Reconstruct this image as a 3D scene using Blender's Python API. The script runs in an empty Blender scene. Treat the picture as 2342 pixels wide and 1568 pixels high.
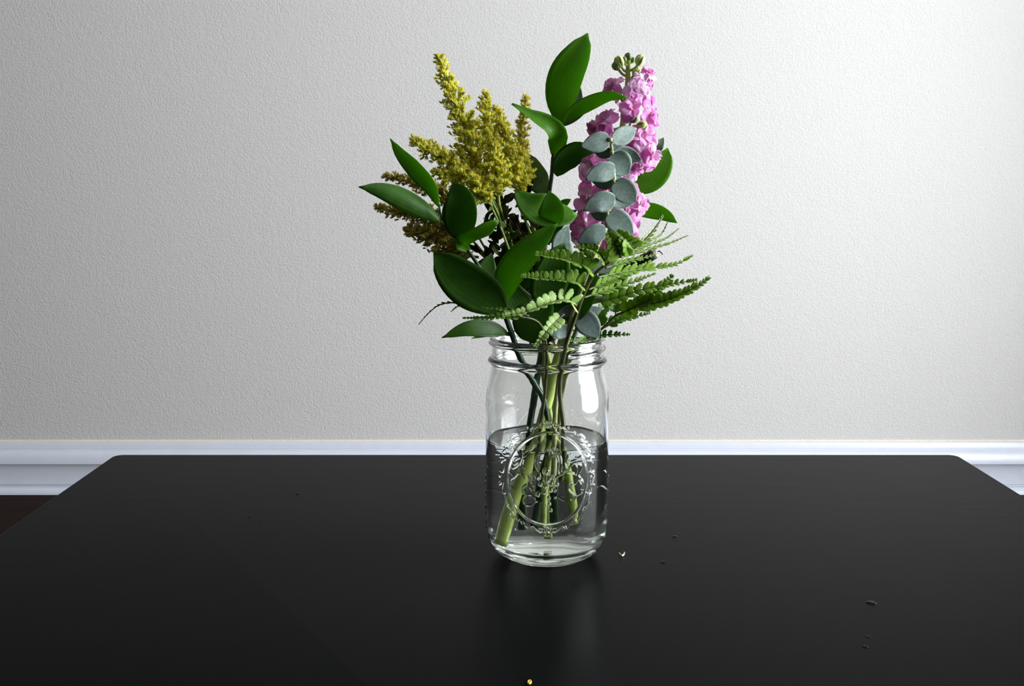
import bpy, math, random
import numpy as np
from mathutils import Vector, Matrix

random.seed(7)
rng = np.random.default_rng(7)
S = bpy.context.scene
COL = S.collection

# ------------------------------------------------------------------ camera, world, light, exposure
F = 2450.0                      # focal length in pixels of the 2342 x 1568 frame
PITCH = math.radians(8.68)
ZT = 0.446                      # table top height
CAM = Vector((0.0, 0.0, ZT + 0.304))
JX, JY = 0.0284, 0.849          # jar axis
WALL_Y = 2.52
WIN_X = 1.80                    # inner face of the window wall
cam = bpy.data.cameras.new('camera')
cam.sensor_width = 36.0
cam.lens = F / 2342.0 * 36.0
cam.clip_start = 0.01
camo = bpy.data.objects.new('camera', cam)
camo.location = CAM
camo.rotation_euler = (math.pi / 2 - PITCH, 0, 0)
COL.objects.link(camo)
S.camera = camo

world = bpy.data.worlds.new('overcast_sky')
S.world = world
world.use_nodes = True
bg = world.node_tree.nodes['Background']
bg.inputs['Color'].default_value = (0.95, 0.985, 1.03, 1)
bg.inputs['Strength'].default_value = 12.0

WIN = (0.02, 1.40, 0.20, 2.05)   # window opening on the right wall: y0, y1, z0, z1
pl = bpy.data.lights.new('window_portal', 'AREA')
pl.shape = 'RECTANGLE'
pl.size = WIN[3] - WIN[2]
pl.size_y = WIN[1] - WIN[0]
pl.cycles.is_portal = True
plo = bpy.data.objects.new('window_portal', pl)
plo.location = (WIN_X + 0.02, (WIN[0] + WIN[1]) / 2, (WIN[2] + WIN[3]) / 2)
plo.rotation_euler = (0, math.pi / 2, 0)
COL.objects.link(plo)

S.view_settings.view_transform = 'Standard'
S.view_settings.look = 'None'
S.view_settings.exposure = 0.98
S.view_settings.gamma = 1.0
S.view_settings.use_curve_mapping = False
S.cycles.max_bounces = 24
S.cycles.transmission_bounces = 20
S.cycles.glossy_bounces = 8
S.cycles.diffuse_bounces = 5
S.cycles.transparent_max_bounces = 16
S.cycles.caustics_refractive = True
S.cycles.caustics_reflective = True
S.cycles.blur_glossy = 0.4
S.cycles.use_denoising = True

# ------------------------------------------------------------------ helpers
FWD = Vector((0, math.cos(PITCH), -math.sin(PITCH)))
UP = Vector((0, math.sin(PITCH), math.cos(PITCH)))
RIGHT = Vector((1, 0, 0))


def P(px, py, dmm=0.0):
    """point of the vertical plane JY + dmm that is seen in that direction"""
    d = FWD + RIGHT * ((px - 1171.0) / F) + UP * ((784.0 - py) / F)
    t = (JY + dmm * 0.001 - CAM.y) / d.y
    return CAM + d * t


def PT(px, py, z=ZT):
    d = FWD + RIGHT * ((px - 1171.0) / F) + UP * ((784.0 - py) / F)
    t = (z - CAM.z) / d.z
    return CAM + d * t


def pxm(p):
    """metres per pixel at a point"""
    return (p - CAM).dot(FWD) / F


def smooth(ob):
    ob.data.polygons.foreach_set('use_smooth', [True] * len(ob.data.polygons))


def link(name, data, parent=None):
    o = bpy.data.objects.new(name, data)
    COL.objects.link(o)
    if parent is not None:
        o.parent = parent
    return o


def tag(o, label, cat=None, group=None, kind=None):
    o['label'] = label
    if cat:
        o['category'] = cat
    if group:
        o['group'] = group
    if kind:
        o['kind'] = kind
    return o


ORIG = {}


def thing(name, label, cat, loc, group=None):
    o = link(name, None)
    o.location = loc
    ORIG[o.name] = Vector(loc)
    return tag(o, label, cat, group)


def org(parent):
    while parent is not None and parent.parent is not None:
        parent = parent.parent
    return ORIG.get(parent.name, Vector((0, 0, 0))) if parent is not None else Vector((0, 0, 0))


def mesh_obj(name, verts, faces, mat, parent=None, sm=True, uv=None, colr=None):
    """one mesh object from world-space vertices"""
    o0 = org(parent)
    v = np.asarray([tuple(x) for x in verts] if not isinstance(verts, np.ndarray) else verts, dtype=float)
    v = v - np.array(o0)
    me = bpy.data.meshes.new(name)
    me.from_pydata(v.tolist(), [], faces if isinstance(faces, list) else faces.tolist())
    me.update()
    if uv is not None:
        ul = me.uv_layers.new(name='UVMap')
        idx = np.zeros(len(me.loops), dtype=int)
        me.loops.foreach_get('vertex_index', idx)
        ul.data.foreach_set('uv', np.asarray(uv, dtype=float)[idx].ravel())
    if colr is not None:
        ca = me.color_attributes.new('tint', 'FLOAT_COLOR', 'POINT')
        c = np.ones((len(v), 4))
        c[:, :3] = np.asarray(colr)
        ca.data.foreach_set('color', c.ravel())
    me.materials.append(mat)
    o = link(name, me, parent)
    if sm:
        smooth(o)
    return o


def spline(pts, n):
    """Catmull-Rom through the points, n samples"""
    pts = [Vector(p) for p in pts]
    if len(pts) == 2:
        return [pts[0].lerp(pts[1], i / (n - 1)) for i in range(n)]
    ext = [pts[0] * 2 - pts[1]] + pts + [pts[-1] * 2 - pts[-2]]
    ln = [0.0]
    for i in range(len(pts) - 1):
        ln.append(ln[-1] + max((pts[i + 1] - pts[i]).length, 1e-9))
    out = []
    for k in range(n):
        s = ln[-1] * k / (n - 1)
        i = 0
        while i < len(pts) - 2 and s > ln[i + 1]:
            i += 1
        t = (s - ln[i]) / (ln[i + 1] - ln[i])
        a, b, c, d = ext[i], ext[i + 1], ext[i + 2], ext[i + 3]
        out.append(0.5 * ((2 * b) + (c - a) * t + (2 * a - 5 * b + 4 * c - d) * t * t + (3 * b - a - 3 * c + d) * t ** 3))
    return out


def tube_data(pts, rad, sides=8, off=0):
    n = len(pts)
    if not hasattr(rad, '__len__'):
        rad = [rad] * n
    else:
        xs = np.linspace(0, 1, len(rad))
        rad = np.interp(np.linspace(0, 1, n), xs, rad)
    verts, faces = [], []
    prev = None
    for i, p in enumerate(pts):
        t = (pts[min(i + 1, n - 1)] - pts[max(i - 1, 0)])
        t = t.normalized() if t.length > 1e-9 else Vector((0, 0, 1))
        if prev is None:
            a = t.orthogonal().normalized()
        else:
            a = prev - t * prev.dot(t)
            a = a.normalized() if a.length > 1e-6 else t.orthogonal().normalized()
        prev = a
        b = t.cross(a)
        for k in range(sides):
            th = 2 * math.pi * k / sides
            verts.append(p + (a * math.cos(th) + b * math.sin(th)) * float(rad[i]))
    for i in range(n - 1):
        for k in range(sides):
            k2 = (k + 1) % sides
            faces.append([off + i * sides + k, off + i * sides + k2, off + (i + 1) * sides + k2, off + (i + 1) * sides + k])
    faces.append([off + k for k in range(sides)][::-1])
    faces.append([off + (n - 1) * sides + k for k in range(sides)])
    return verts, faces


def tube(name, pts, rad, mat, parent, n=None, sides=8):
    if n:
        pts = spline(pts, n)
    v, f = tube_data(pts, rad, sides)
    return mesh_obj(name, v, f, mat, parent)


def shell(grid, nv, nu, th, normals):
    """closed thin sheet from an nv x nu grid of points"""
    top = [grid[i] + normals[i] * (th / 2) for i in range(nv * nu)]
    bot = [grid[i] - normals[i] * (th / 2) for i in range(nv * nu)]
    N = nv * nu
    f = []
    for i in range(nv - 1):
        for j in range(nu - 1):
            a, b, c, d = i * nu + j, i * nu + j + 1, (i + 1) * nu + j + 1, (i + 1) * nu + j
            f.append([a, b, c, d])
            f.append([N + d, N + c, N + b, N + a])
    for i in range(nv - 1):
        a, d = i * nu, (i + 1) * nu
        f.append([a, d, N + d, N + a])
        a, d = i * nu + nu - 1, (i + 1) * nu + nu - 1
        f.append([d, a, N + a, N + d])
    for j in range(nu - 1):
        a, b = j, j + 1
        f.append([b, a, N + a, N + b])
        a, b = (nv - 1) * nu + j, (nv - 1) * nu + j + 1
        f.append([a, b, N + b, N + a])
    return top + bot, f


def leaf(name, parent, mid, hw, mat, tilt=0.0, cup=0.15, a=0.9, b=0.85, th=0.00035, wave=0.0, nv=17, nu=9,
         comp=True, tip=0.12, label=None, widths=None, skew=0.0):
    """a leaf blade along a midrib given as (px, py, dmm); hw = half width in pixels as seen; tilt turns it about its midrib"""
    pts = spline([P(*m) if len(m) == 3 else P(m[0], m[1]) for m in mid], nv)
    tl = tilt if hasattr(tilt, '__len__') else [tilt, tilt]
    tl = np.interp(np.linspace(0, 1, nv), np.linspace(0, 1, len(tl)), tl)
    grid, norms, uv = [], [], []
    for i, p in enumerate(pts):
        s = i / (nv - 1)
        t = (pts[min(i + 1, nv - 1)] - pts[max(i - 1, 0)]).normalized()
        v = (CAM - p).normalized()
        n0 = v - t * v.dot(t)
        n0 = n0.normalized() if n0.length > 1e-5 else Vector((0, 0, 1))
        sd = t.cross(n0).normalized()
        al = math.radians(float(tl[i]))
        side = sd * math.cos(al) + n0 * math.sin(al)
        nrm = t.cross(side) * -1.0
        nrm.normalize()
        if nrm.dot(n0 * math.cos(al) - sd * math.sin(al)) < 0:
            nrm = -nrm
        if widths is None:
            w = max(math.sin(math.pi * min(max(s, 0.0), 1.0) ** a), 0.0) ** b
            if s > 1 - tip:
                w *= 0.55 + 0.45 * (1 - s) / tip
        else:
            w = float(np.interp(s, np.linspace(0, 1, len(widths)), widths))
        w = max(w, 0.035)
        hwm = hw * pxm(p) * w
        if comp:
            hwm /= max(abs(math.cos(math.radians(float(tl[i])))), 0.3)
        for j in range(nu):
            u = -1 + 2 * j / (nu - 1)
            z = cup * u * u * hwm
            if wave:
                z += wave * hwm * abs(u) * math.sin(s * 9 + u * 2.0)
            grid.append(p + side * (u * hwm + skew * hwm) + nrm * z)
            norms.append(nrm)
            uv.append((0.5 + 0.5 * u, s))
    vv, ff = shell(grid, nv, nu, th, norms)
    o = mesh_obj(name, vv, ff, mat, parent, uv=uv + uv)
    if label:
        o['label'] = label
    return o


# ------------------------------------------------------------------ materials
def new_mat(name):
    m = bpy.data.materials.new(name)
    m.use_nodes = True
    nt = m.node_tree
    nt.nodes.clear()
    out = nt.nodes.new('ShaderNodeOutputMaterial')
    return m, nt, out


def principled(nt, col=(0.5, 0.5, 0.5), rough=0.5, spec=0.5, **kw):
    b = nt.nodes.new('ShaderNodeBsdfPrincipled')
    b.inputs['Base Color'].default_value = (*col, 1)
    b.inputs['Roughness'].default_value = rough
    b.inputs['Specular IOR Level'].default_value = spec
    for k, v in kw.items():
        b.inputs[k.replace('_', ' ')].default_value = v
    return b


def N(nt, kind, **kw):
    n = nt.nodes.new(kind)
    for k, v in kw.items():
        setattr(n, k, v)
    return n


def noise(nt, scale, detail=2.0, rough=0.5, coord='Object', vec_scale=None):
    tc = N(nt, 'ShaderNodeTexCoord')
    src = tc.outputs[coord]
    if vec_scale:
        mp = N(nt, 'ShaderNodeMapping')
        mp.inputs['Scale'].default_value = vec_scale
        nt.links.new(src, mp.inputs['Vector'])
        src = mp.outputs['Vector']
    nz = N(nt, 'ShaderNodeTexNoise')
    nz.inputs['Scale'].default_value = scale
    nz.inputs['Detail'].default_value = detail
    nz.inputs['Roughness'].default_value = rough
    nt.links.new(src, nz.inputs['Vector'])
    return nz


def ramp(nt, src, stops):
    r = N(nt, 'ShaderNodeValToRGB')
    el = r.color_ramp.elements
    while len(el) < len(stops):
        el.new(0.5)
    for e, (p, c) in zip(el, stops):
        e.position = p
        e.color = (*c, 1)
    nt.links.new(src, r.inputs['Fac'])
    return r


def bump(nt, src, strength, dist):
    b = N(nt, 'ShaderNodeBump')
    b.inputs['Strength'].default_value = strength
    b.inputs['Distance'].default_value = dist
    nt.links.new(src, b.inputs['Height'])
    return b


def plain(name, col, rough=0.5, spec=0.5, nscale=0, namp=0.15, bstr=0.0, bdist=0.001, coord='Object'):
    m, nt, out = new_mat(name)
    b = principled(nt, col, rough, spec)
    if nscale:
        nz = noise(nt, nscale, 3, 0.55, coord)
        lo = tuple(c * (1 - namp) for c in col)
        hi = tuple(min(c * (1 + namp), 1) for c in col)
        r = ramp(nt, nz.outputs['Fac'], [(0.3, lo), (0.7, hi)])
        nt.links.new(r.outputs['Color'], b.inputs['Base Color'])
        if bstr:
            bp = bump(nt, nz.outputs['Fac'], bstr, bdist)
            nt.links.new(bp.outputs['Normal'], b.inputs['Normal'])
    nt.links.new(b.outputs['BSDF'], out.inputs['Surface'])
    return m


def leaf_mat(name, col, back=None, rough=0.35, spec=0.5, trans=0.25, tcol=None, veins=9.0, vamp=0.25, nscale=120, namp=0.25,
             mid=0.0, midcol=(0.3, 0.4, 0.2), bstr=0.25, edge=None):
    m, nt, out = new_mat(name)
    uvn = N(nt, 'ShaderNodeUVMap')
    sep = N(nt, 'ShaderNodeSeparateXYZ')
    nt.links.new(uvn.outputs['UV'], sep.inputs['Vector'])
    # fine veins running lengthwise
    nz = noise(nt, nscale, 3, 0.6)
    wob = N(nt, 'ShaderNodeMath', operation='MULTIPLY_ADD')
    nt.links.new(nz.outputs['Fac'], wob.inputs[0])
    wob.inputs[1].default_value = 0.06
    nt.links.new(sep.outputs['X'], wob.inputs[2])
    mul = N(nt, 'ShaderNodeMath', operation='MULTIPLY')
    nt.links.new(wob.outputs[0], mul.inputs[0])
    mul.inputs[1].default_value = veins * 2 * math.pi
    sn = N(nt, 'ShaderNodeMath', operation='SINE')
    nt.links.new(mul.outputs[0], sn.inputs[0])
    ab = N(nt, 'ShaderNodeMath', operation='MULTIPLY_ADD')
    nt.links.new(sn.outputs[0], ab.inputs[0])
    ab.inputs[1].default_value = 0.5
    ab.inputs[2].default_value = 0.5
    lo = tuple(c * (1 - vamp) for c in col)
    hi = tuple(c * (1 + vamp) for c in col)
    r1 = ramp(nt, ab.outputs[0], [(0.0, lo), (1.0, hi)])
    r2 = ramp(nt, nz.outputs['Fac'], [(0.3, (1 - namp,) * 3), (0.7, (1 + namp,) * 3)])
    mx = N(nt, 'ShaderNodeMix', data_type='RGBA', blend_type='MULTIPLY')
    mx.inputs['Factor'].default_value = 1.0
    nt.links.new(r1.outputs['Color'], mx.inputs['A'])
    nt.links.new(r2.outputs['Color'], mx.inputs['B'])
    colour = mx.outputs['Result']
    if mid or edge:
        d = N(nt, 'ShaderNodeMath', operation='SUBTRACT')
        nt.links.new(sep.outputs['X'], d.inputs[0])
        d.inputs[1].default_value = 0.5
        da = N(nt, 'ShaderNodeMath', operation='ABSOLUTE')
        nt.links.new(d.outputs[0], da.inputs[0])
        if mid:
            rm = ramp(nt, da.outputs[0], [(0.0, (mid,) * 3), (0.035, (0, 0, 0))])
            mm = N(nt, 'ShaderNodeMix', data_type='RGBA')
            nt.links.new(rm.outputs['Color'], mm.inputs['Factor'])
            nt.links.new(colour, mm.inputs['A'])
            mm.inputs['B'].default_value = (*midcol, 1)
            colour = mm.outputs['Result']
        if edge:
            re = ramp(nt, da.outputs[0], [(0.475, (0, 0, 0)), (0.497, (0.8,) * 3)])
            me = N(nt, 'ShaderNodeMix', data_type='RGBA')
            nt.links.new(re.outputs['Color'], me.inputs['Factor'])
            nt.links.new(colour, me.inputs['A'])
            me.inputs['B'].default_value = (*edge, 1)
            colour = me.outputs['Result']
    b = principled(nt, col, rough, spec)
    nt.links.new(colour, b.inputs['Base Color'])
    bp = bump(nt, ab.outputs[0], bstr, 0.0004)
    nt.links.new(bp.outputs['Normal'], b.inputs['Normal'])
    tr = N(nt, 'ShaderNodeBsdfTranslucent')
    tr.inputs['Color'].default_value = (*(tcol or tuple(min(c * 2.2, 1) for c in col)), 1)
    ms = N(nt, 'ShaderNodeMixShader')
    ms.inputs['Fac'].default_value = trans
    nt.links.new(b.outputs['BSDF'], ms.inputs[1])
    nt.links.new(tr.outputs['BSDF'], ms.inputs[2])
    nt.links.new(ms.outputs['Shader'], out.inputs['Surface'])
    return m


M = {}
# wall: matt warm grey paint over an orange-peel texture
m, nt, out = new_mat('wall_paint')
b = principled(nt, (0.60, 0.585, 0.56), 0.62, 0.35)
nz = noise(nt, 240, 1.5, 0.45)
nz2 = noise(nt, 90, 2, 0.5)
ad = N(nt, 'ShaderNodeMath', operation='MULTIPLY_ADD')
nt.links.new(nz2.outputs['Fac'], ad.inputs[0])
ad.inputs[1].default_value = 0.5
nt.links.new(nz.outputs['Fac'], ad.inputs[2])
bp = bump(nt, ad.outputs[0], 0.5, 0.0022)
nt.links.new(bp.outputs['Normal'], b.inputs['Normal'])
r = ramp(nt, nz.outputs['Fac'], [(0.3, (0.585, 0.57, 0.545)), (0.7, (0.615, 0.60, 0.575))])
nt.links.new(r.outputs['Color'], b.inputs['Base Color'])
nt.links.new(b.outputs['BSDF'], out.inputs['Surface'])
M['wall'] = m
M['wall_far'] = plain('unseen_wall_dim_taupe', (0.20, 0.185, 0.165), 0.7, 0.3, 90, 0.04)  # dark tone given to the unseen walls to cut bounced light
M['ceil'] = plain('ceiling_paint', (0.62, 0.62, 0.61), 0.8, 0.3, 60, 0.02)
M['trim'] = plain('trim_paint', (0.66, 0.695, 0.77), 0.32, 0.5, 25, 0.02)
M['caulk'] = plain('caulk', (0.74, 0.68, 0.58), 0.6, 0.4, 200, 0.08)
m, nt, out = new_mat('dark_floorboards')
b = principled(nt, (0.03, 0.014, 0.008), 0.45, 0.015)
nz = noise(nt, 6, 4, 0.6, 'Object', (1, 14, 1))
r = ramp(nt, nz.outputs['Fac'], [(0.3, (0.010, 0.004, 0.0015)), (0.7, (0.022, 0.009, 0.004))])
nt.links.new(r.outputs['Color'], b.inputs['Base Color'])
nt.links.new(b.outputs['BSDF'], out.inputs['Surface'])
M['floor'] = m
# black satin table
m, nt, out = new_mat('black_table_paint')
b = principled(nt, (0.006, 0.0063, 0.0065), 0.33, 0.013)
nz = noise(nt, 14, 4, 0.6, 'Object', (1, 26, 1))
r = ramp(nt, nz.outputs['Fac'], [(0.25, (0.0015, 0.0016, 0.0017)), (0.75, (0.003, 0.0031, 0.0032))])
nt.links.new(r.outputs['Color'], b.inputs['Base Color'])
rr = ramp(nt, nz.outputs['Fac'], [(0.2, (0.30,) * 3), (0.8, (0.36,) * 3)])
nt.links.new(rr.outputs['Color'], b.inputs['Roughness'])
nz2 = noise(nt, 900, 2, 0.5)
bp = bump(nt, nz2.outputs['Fac'], 0.06, 0.0005)
nt.links.new(bp.outputs['Normal'], b.inputs['Normal'])
nt.links.new(b.outputs['BSDF'], out.inputs['Surface'])
M['table'] = m


def glass(name, col, ior, rough=0.0):
    m, nt, out = new_mat(name)
    g = N(nt, 'ShaderNodeBsdfGlass')
    g.inputs['Color'].default_value = (*col, 1)
    g.inputs['IOR'].default_value = ior
    g.inputs['Roughness'].default_value = rough
    nt.links.new(g.outputs['BSDF'], out.inputs['Surface'])
    return m


M['glass'] = glass('clear_glass', (0.985, 0.992, 0.985), 1.5)
M['water'] = glass('water', (0.985, 0.992, 0.985), 1.333)
m, nt, out = new_mat('window_glass')
ta = N(nt, 'ShaderNodeBsdfTransparent')
ga = N(nt, 'ShaderNodeBsdfGlossy')
ga.inputs['Roughness'].default_value = 0.02
mg = N(nt, 'ShaderNodeMixShader')
mg.inputs['Fac'].default_value = 0.04
nt.links.new(ta.outputs['BSDF'], mg.inputs[1])
nt.links.new(ga.outputs['BSDF'], mg.inputs[2])
nt.links.new(mg.outputs['Shader'], out.inputs['Surface'])
M['pane'] = m

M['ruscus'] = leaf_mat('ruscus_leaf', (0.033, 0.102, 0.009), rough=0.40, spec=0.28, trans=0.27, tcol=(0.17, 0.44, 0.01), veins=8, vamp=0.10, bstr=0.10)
M['ruscus_lit'] = leaf_mat('ruscus_lit_leaf', (0.068, 0.20, 0.009), rough=0.42, spec=0.26, trans=0.36, tcol=(0.30, 0.68, 0.01), veins=7, vamp=0.12, bstr=0.10)  # brighter copy of the ruscus leaf, window light put into its colour
M['ruscus_back'] = leaf_mat('ruscus_leaf_underside', (0.11, 0.18, 0.10), rough=0.5, spec=0.35, trans=0.2, tcol=(0.15, 0.32, 0.06), veins=8, vamp=0.10, bstr=0.1)
M['ruscus_stem'] = plain('ruscus_stem', (0.012, 0.045, 0.016), 0.4, 0.4, 90, 0.3)
M['euc'] = leaf_mat('eucalyptus_leaf', (0.135, 0.19, 0.165), rough=0.6, spec=0.3, trans=0.12, tcol=(0.22, 0.34, 0.25), veins=3, vamp=0.03, nscale=420, namp=0.28, mid=0.25, midcol=(0.26, 0.33, 0.26), bstr=0.08, edge=(0.34, 0.38, 0.31))
M['euc_stem'] = plain('eucalyptus_stem', (0.34, 0.36, 0.16), 0.5, 0.4, 150, 0.3)
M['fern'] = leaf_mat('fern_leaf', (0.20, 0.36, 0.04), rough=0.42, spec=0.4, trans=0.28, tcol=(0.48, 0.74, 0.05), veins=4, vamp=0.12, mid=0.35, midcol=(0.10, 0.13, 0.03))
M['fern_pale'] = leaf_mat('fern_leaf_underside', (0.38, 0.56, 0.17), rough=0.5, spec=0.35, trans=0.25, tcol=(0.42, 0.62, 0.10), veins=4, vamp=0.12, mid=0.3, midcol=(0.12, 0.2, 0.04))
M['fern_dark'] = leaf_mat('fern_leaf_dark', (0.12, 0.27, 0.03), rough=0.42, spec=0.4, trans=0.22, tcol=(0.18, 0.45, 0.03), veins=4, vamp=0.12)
M['fern_stem'] = plain('fern_rachis', (0.085, 0.095, 0.022), 0.45, 0.4, 120, 0.35)
M['gold_stem'] = plain('goldenrod_stem', (0.24, 0.32, 0.06), 0.5, 0.4, 120, 0.3)
M['gold_leaf'] = leaf_mat('goldenrod_leaf', (0.07, 0.11, 0.022), rough=0.6, spec=0.3, trans=0.15, veins=2, vamp=0.15)
M['gold_leaf_dry'] = leaf_mat('goldenrod_dry_leaf', (0.055, 0.045, 0.014), rough=0.7, spec=0.25, trans=0.1, veins=2, vamp=0.15)
M['stock_stem'] = plain('stock_stem', (0.42, 0.54, 0.12), 0.45, 0.4, 60, 0.25, 0.1, 0.0006)
M['sepal'] = plain('stock_sepal', (0.16, 0.22, 0.07), 0.5, 0.4, 160, 0.3)
M['bud'] = plain('stock_bud', (0.62, 0.72, 0.20), 0.5, 0.4, 160, 0.25)

for nm, c, tc in (('petal', (0.90, 0.46, 0.80), (0.97, 0.54, 0.86)), ('petal_deep', (0.82, 0.30, 0.68), (0.92, 0.38, 0.74)), ('petal_pale', (0.93, 0.68, 0.89), (0.98, 0.78, 0.94))):
    m, nt, out = new_mat('stock_' + nm)
    uvn = N(nt, 'ShaderNodeUVMap')
    sep = N(nt, 'ShaderNodeSeparateXYZ')
    nt.links.new(uvn.outputs['UV'], sep.inputs['Vector'])
    r = ramp(nt, sep.outputs['Y'], [(0.0, (0.66, 0.68, 0.33)), (0.28, (0.78, 0.62, 0.68)), (0.6, c), (1.0, tuple(x * 0.9 for x in c))])
    nz = noise(nt, 260, 3, 0.6)
    r2 = ramp(nt, nz.outputs['Fac'], [(0.3, (0.86, 0.8, 0.86)), (0.7, (1.08, 1.08, 1.08))])
    mx = N(nt, 'ShaderNodeMix', data_type='RGBA', blend_type='MULTIPLY')
    mx.inputs['Factor'].default_value = 1.0
    nt.links.new(r.outputs['Color'], mx.inputs['A'])
    nt.links.new(r2.outputs['Color'], mx.inputs['B'])
    b = principled(nt, c, 0.55, 0.3)
    nt.links.new(mx.outputs['Result'], b.inputs['Base Color'])
    bp = bump(nt, nz.outputs['Fac'], 0.25, 0.001)
    nt.links.new(bp.outputs['Normal'], b.inputs['Normal'])
    tr = N(nt, 'ShaderNodeBsdfTranslucent')
    tr.inputs['Color'].default_value = (*tc, 1)
    ms = N(nt, 'ShaderNodeMixShader')
    ms.inputs['Fac'].default_value = 0.45
    nt.links.new(b.outputs['BSDF'], ms.inputs[1])
    nt.links.new(tr.outputs['BSDF'], ms.inputs[2])
    nt.links.new(ms.outputs['Shader'], out.inputs['Surface'])
    M[nm] = m

m, nt, out = new_mat('goldenrod_floret')
at = N(nt, 'ShaderNodeVertexColor')
at.layer_name = 'tint'
b = principled(nt, (0.6, 0.5, 0.08), 0.6, 0.25)
nt.links.new(at.outputs['Color'], b.inputs['Base Color'])
tr = N(nt, 'ShaderNodeBsdfTranslucent')
nt.links.new(at.outputs['Color'], tr.inputs['Color'])
ms = N(nt, 'ShaderNodeMixShader')
ms.inputs['Fac'].default_value = 0.3
nt.links.new(b.outputs['BSDF'], ms.inputs[1])
nt.links.new(tr.outputs['BSDF'], ms.inputs[2])
nt.links.new(ms.outputs['Shader'], out.inputs['Surface'])
M['floret'] = m
M['crumb_yellow'] = plain('yellow_floret_crumb', (0.75, 0.50, 0.07), 0.5, 0.4, 900, 0.25)
M['crumb_cream'] = plain('cream_crumb', (0.80, 0.76, 0.52), 0.6, 0.3, 900, 0.15)
M['bark'] = plain('cut_stub', (0.02, 0.022, 0.014), 0.6, 0.3, 200, 0.4)
M['bark_pale'] = plain('cut_stub_face', (0.42, 0.38, 0.33), 0.7, 0.3, 500, 0.3)

# ------------------------------------------------------------------ room shell
XL, XR, Y0, ZC = -4.6, WIN_X, -4.8, 2.7


def boxverts(x0, x1, y0, y1, z0, z1):
    v = [(x0, y0, z0), (x1, y0, z0), (x1, y1, z0), (x0, y1, z0), (x0, y0, z1), (x1, y0, z1), (x1, y1, z1), (x0, y1, z1)]
    f = [[0, 3, 2, 1], [4, 5, 6, 7], [0, 1, 5, 4], [1, 2, 6, 5], [2, 3, 7, 6], [3, 0, 4, 7]]
    return v, f


def box(name, dims, mat, parent=None, kind=None):
    v, f = boxverts(*dims)
    o = mesh_obj(name, v, f, mat, parent, sm=False)
    if kind:
        o['kind'] = kind
    return o


def multi(name, boxes, mat, parent=None):
    V, Fc = [], []
    for d in boxes:
        v, f = boxverts(*d)
        k = len(V)
        V += v
        Fc += [[i + k for i in q] for q in f]
    return mesh_obj(name, V, Fc, mat, parent, sm=False)


def structure(o, label):
    o['kind'] = 'structure'
    o['label'] = label
    return o


structure(box('floor', (XL - .1, XR + .1, Y0 - .1, WALL_Y + .1, -0.08, 0.0), M['floor']), 'very dark brown wooden floor beside the table')
structure(box('ceiling', (XL - .1, XR + .1, Y0 - .1, WALL_Y + .1, ZC, ZC + .08), M['ceil']), 'white painted ceiling above the room')
structure(box('wall_back', (XL - .1, XR + .1, WALL_Y, WALL_Y + .1, 0, ZC), M['wall']), 'pale grey wall with orange-peel texture behind the flowers')
structure(box('wall_left', (XL - .1, XL, Y0, WALL_Y, 0, ZC), M['wall_far']), 'unseen wall opposite the window, dark taupe to cut bounced light')
structure(box('wall_front', (XL, XR, Y0 - .1, Y0, 0, ZC), M['wall_far']), 'unseen wall facing the flowers, dark taupe to cut bounced light')
y0, y1, z0, z1 = WIN
wr = multi('wall_right', [(XR, XR + .12, Y0, y0, 0, ZC), (XR, XR + .12, y1, WALL_Y, 0, ZC), (XR, XR + .12, y0, y1, 0, z0), (XR, XR + .12, y0, y1, z1, ZC)], M['wall'])
structure(wr, 'pale grey textured wall with the daylight window')
wn = link('window_1', None)
wn.location = (XR, (y0 + y1) / 2, z0)
ORIG[wn.name] = Vector(wn.location)
structure(wn, 'white framed window letting daylight in beside the table')
fr = 0.045
multi('window_frame', [(XR + .04, XR + .09, y0, y0 + fr, z0, z1), (XR + .04, XR + .09, y1 - fr, y1, z0, z1), (XR + .04, XR + .09, y0 + fr, y1 - fr, z0, z0 + fr), (XR + .04, XR + .09, y0 + fr, y1 - fr, z1 - fr, z1)], M['trim'], wn)
zm = (z0 + z1) / 2
box('meeting_rail', (XR + .045, XR + .085, y0 + fr, y1 - fr, zm - .02, zm + .02), M['trim'], wn)
for (za, zb2) in ((z0 + fr, zm - .02), (zm + .02, z1 - fr)):
    box('pane', (XR + .063, XR + .067, y0 + fr, y1 - fr, za, zb2), M['pane'], wn)
box('window_sill', (XR - .05, XR + .04, y0 - .04, y1 + .04, z0 - .03, z0 - .001), M['trim'], wn)

# baseboard: profile swept along the back wall
def sweep_x(name, prof, x0, x1, mat, parent=None):
    n = len(prof)
    V = [(x0, WALL_Y - d, z) for d, z in prof] + [(x1, WALL_Y - d, z) for d, z in prof]
    Fc = [[i, i + 1, n + i + 1, n + i] for i in range(n - 1)]
    Fc.append([n - 1, 0, n, 2 * n - 1])
    Fc.append(list(range(n))[::-1])
    Fc.append([n + i for i in range(n)])
    return mesh_obj(name, V, Fc, mat, parent, sm=False)


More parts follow.
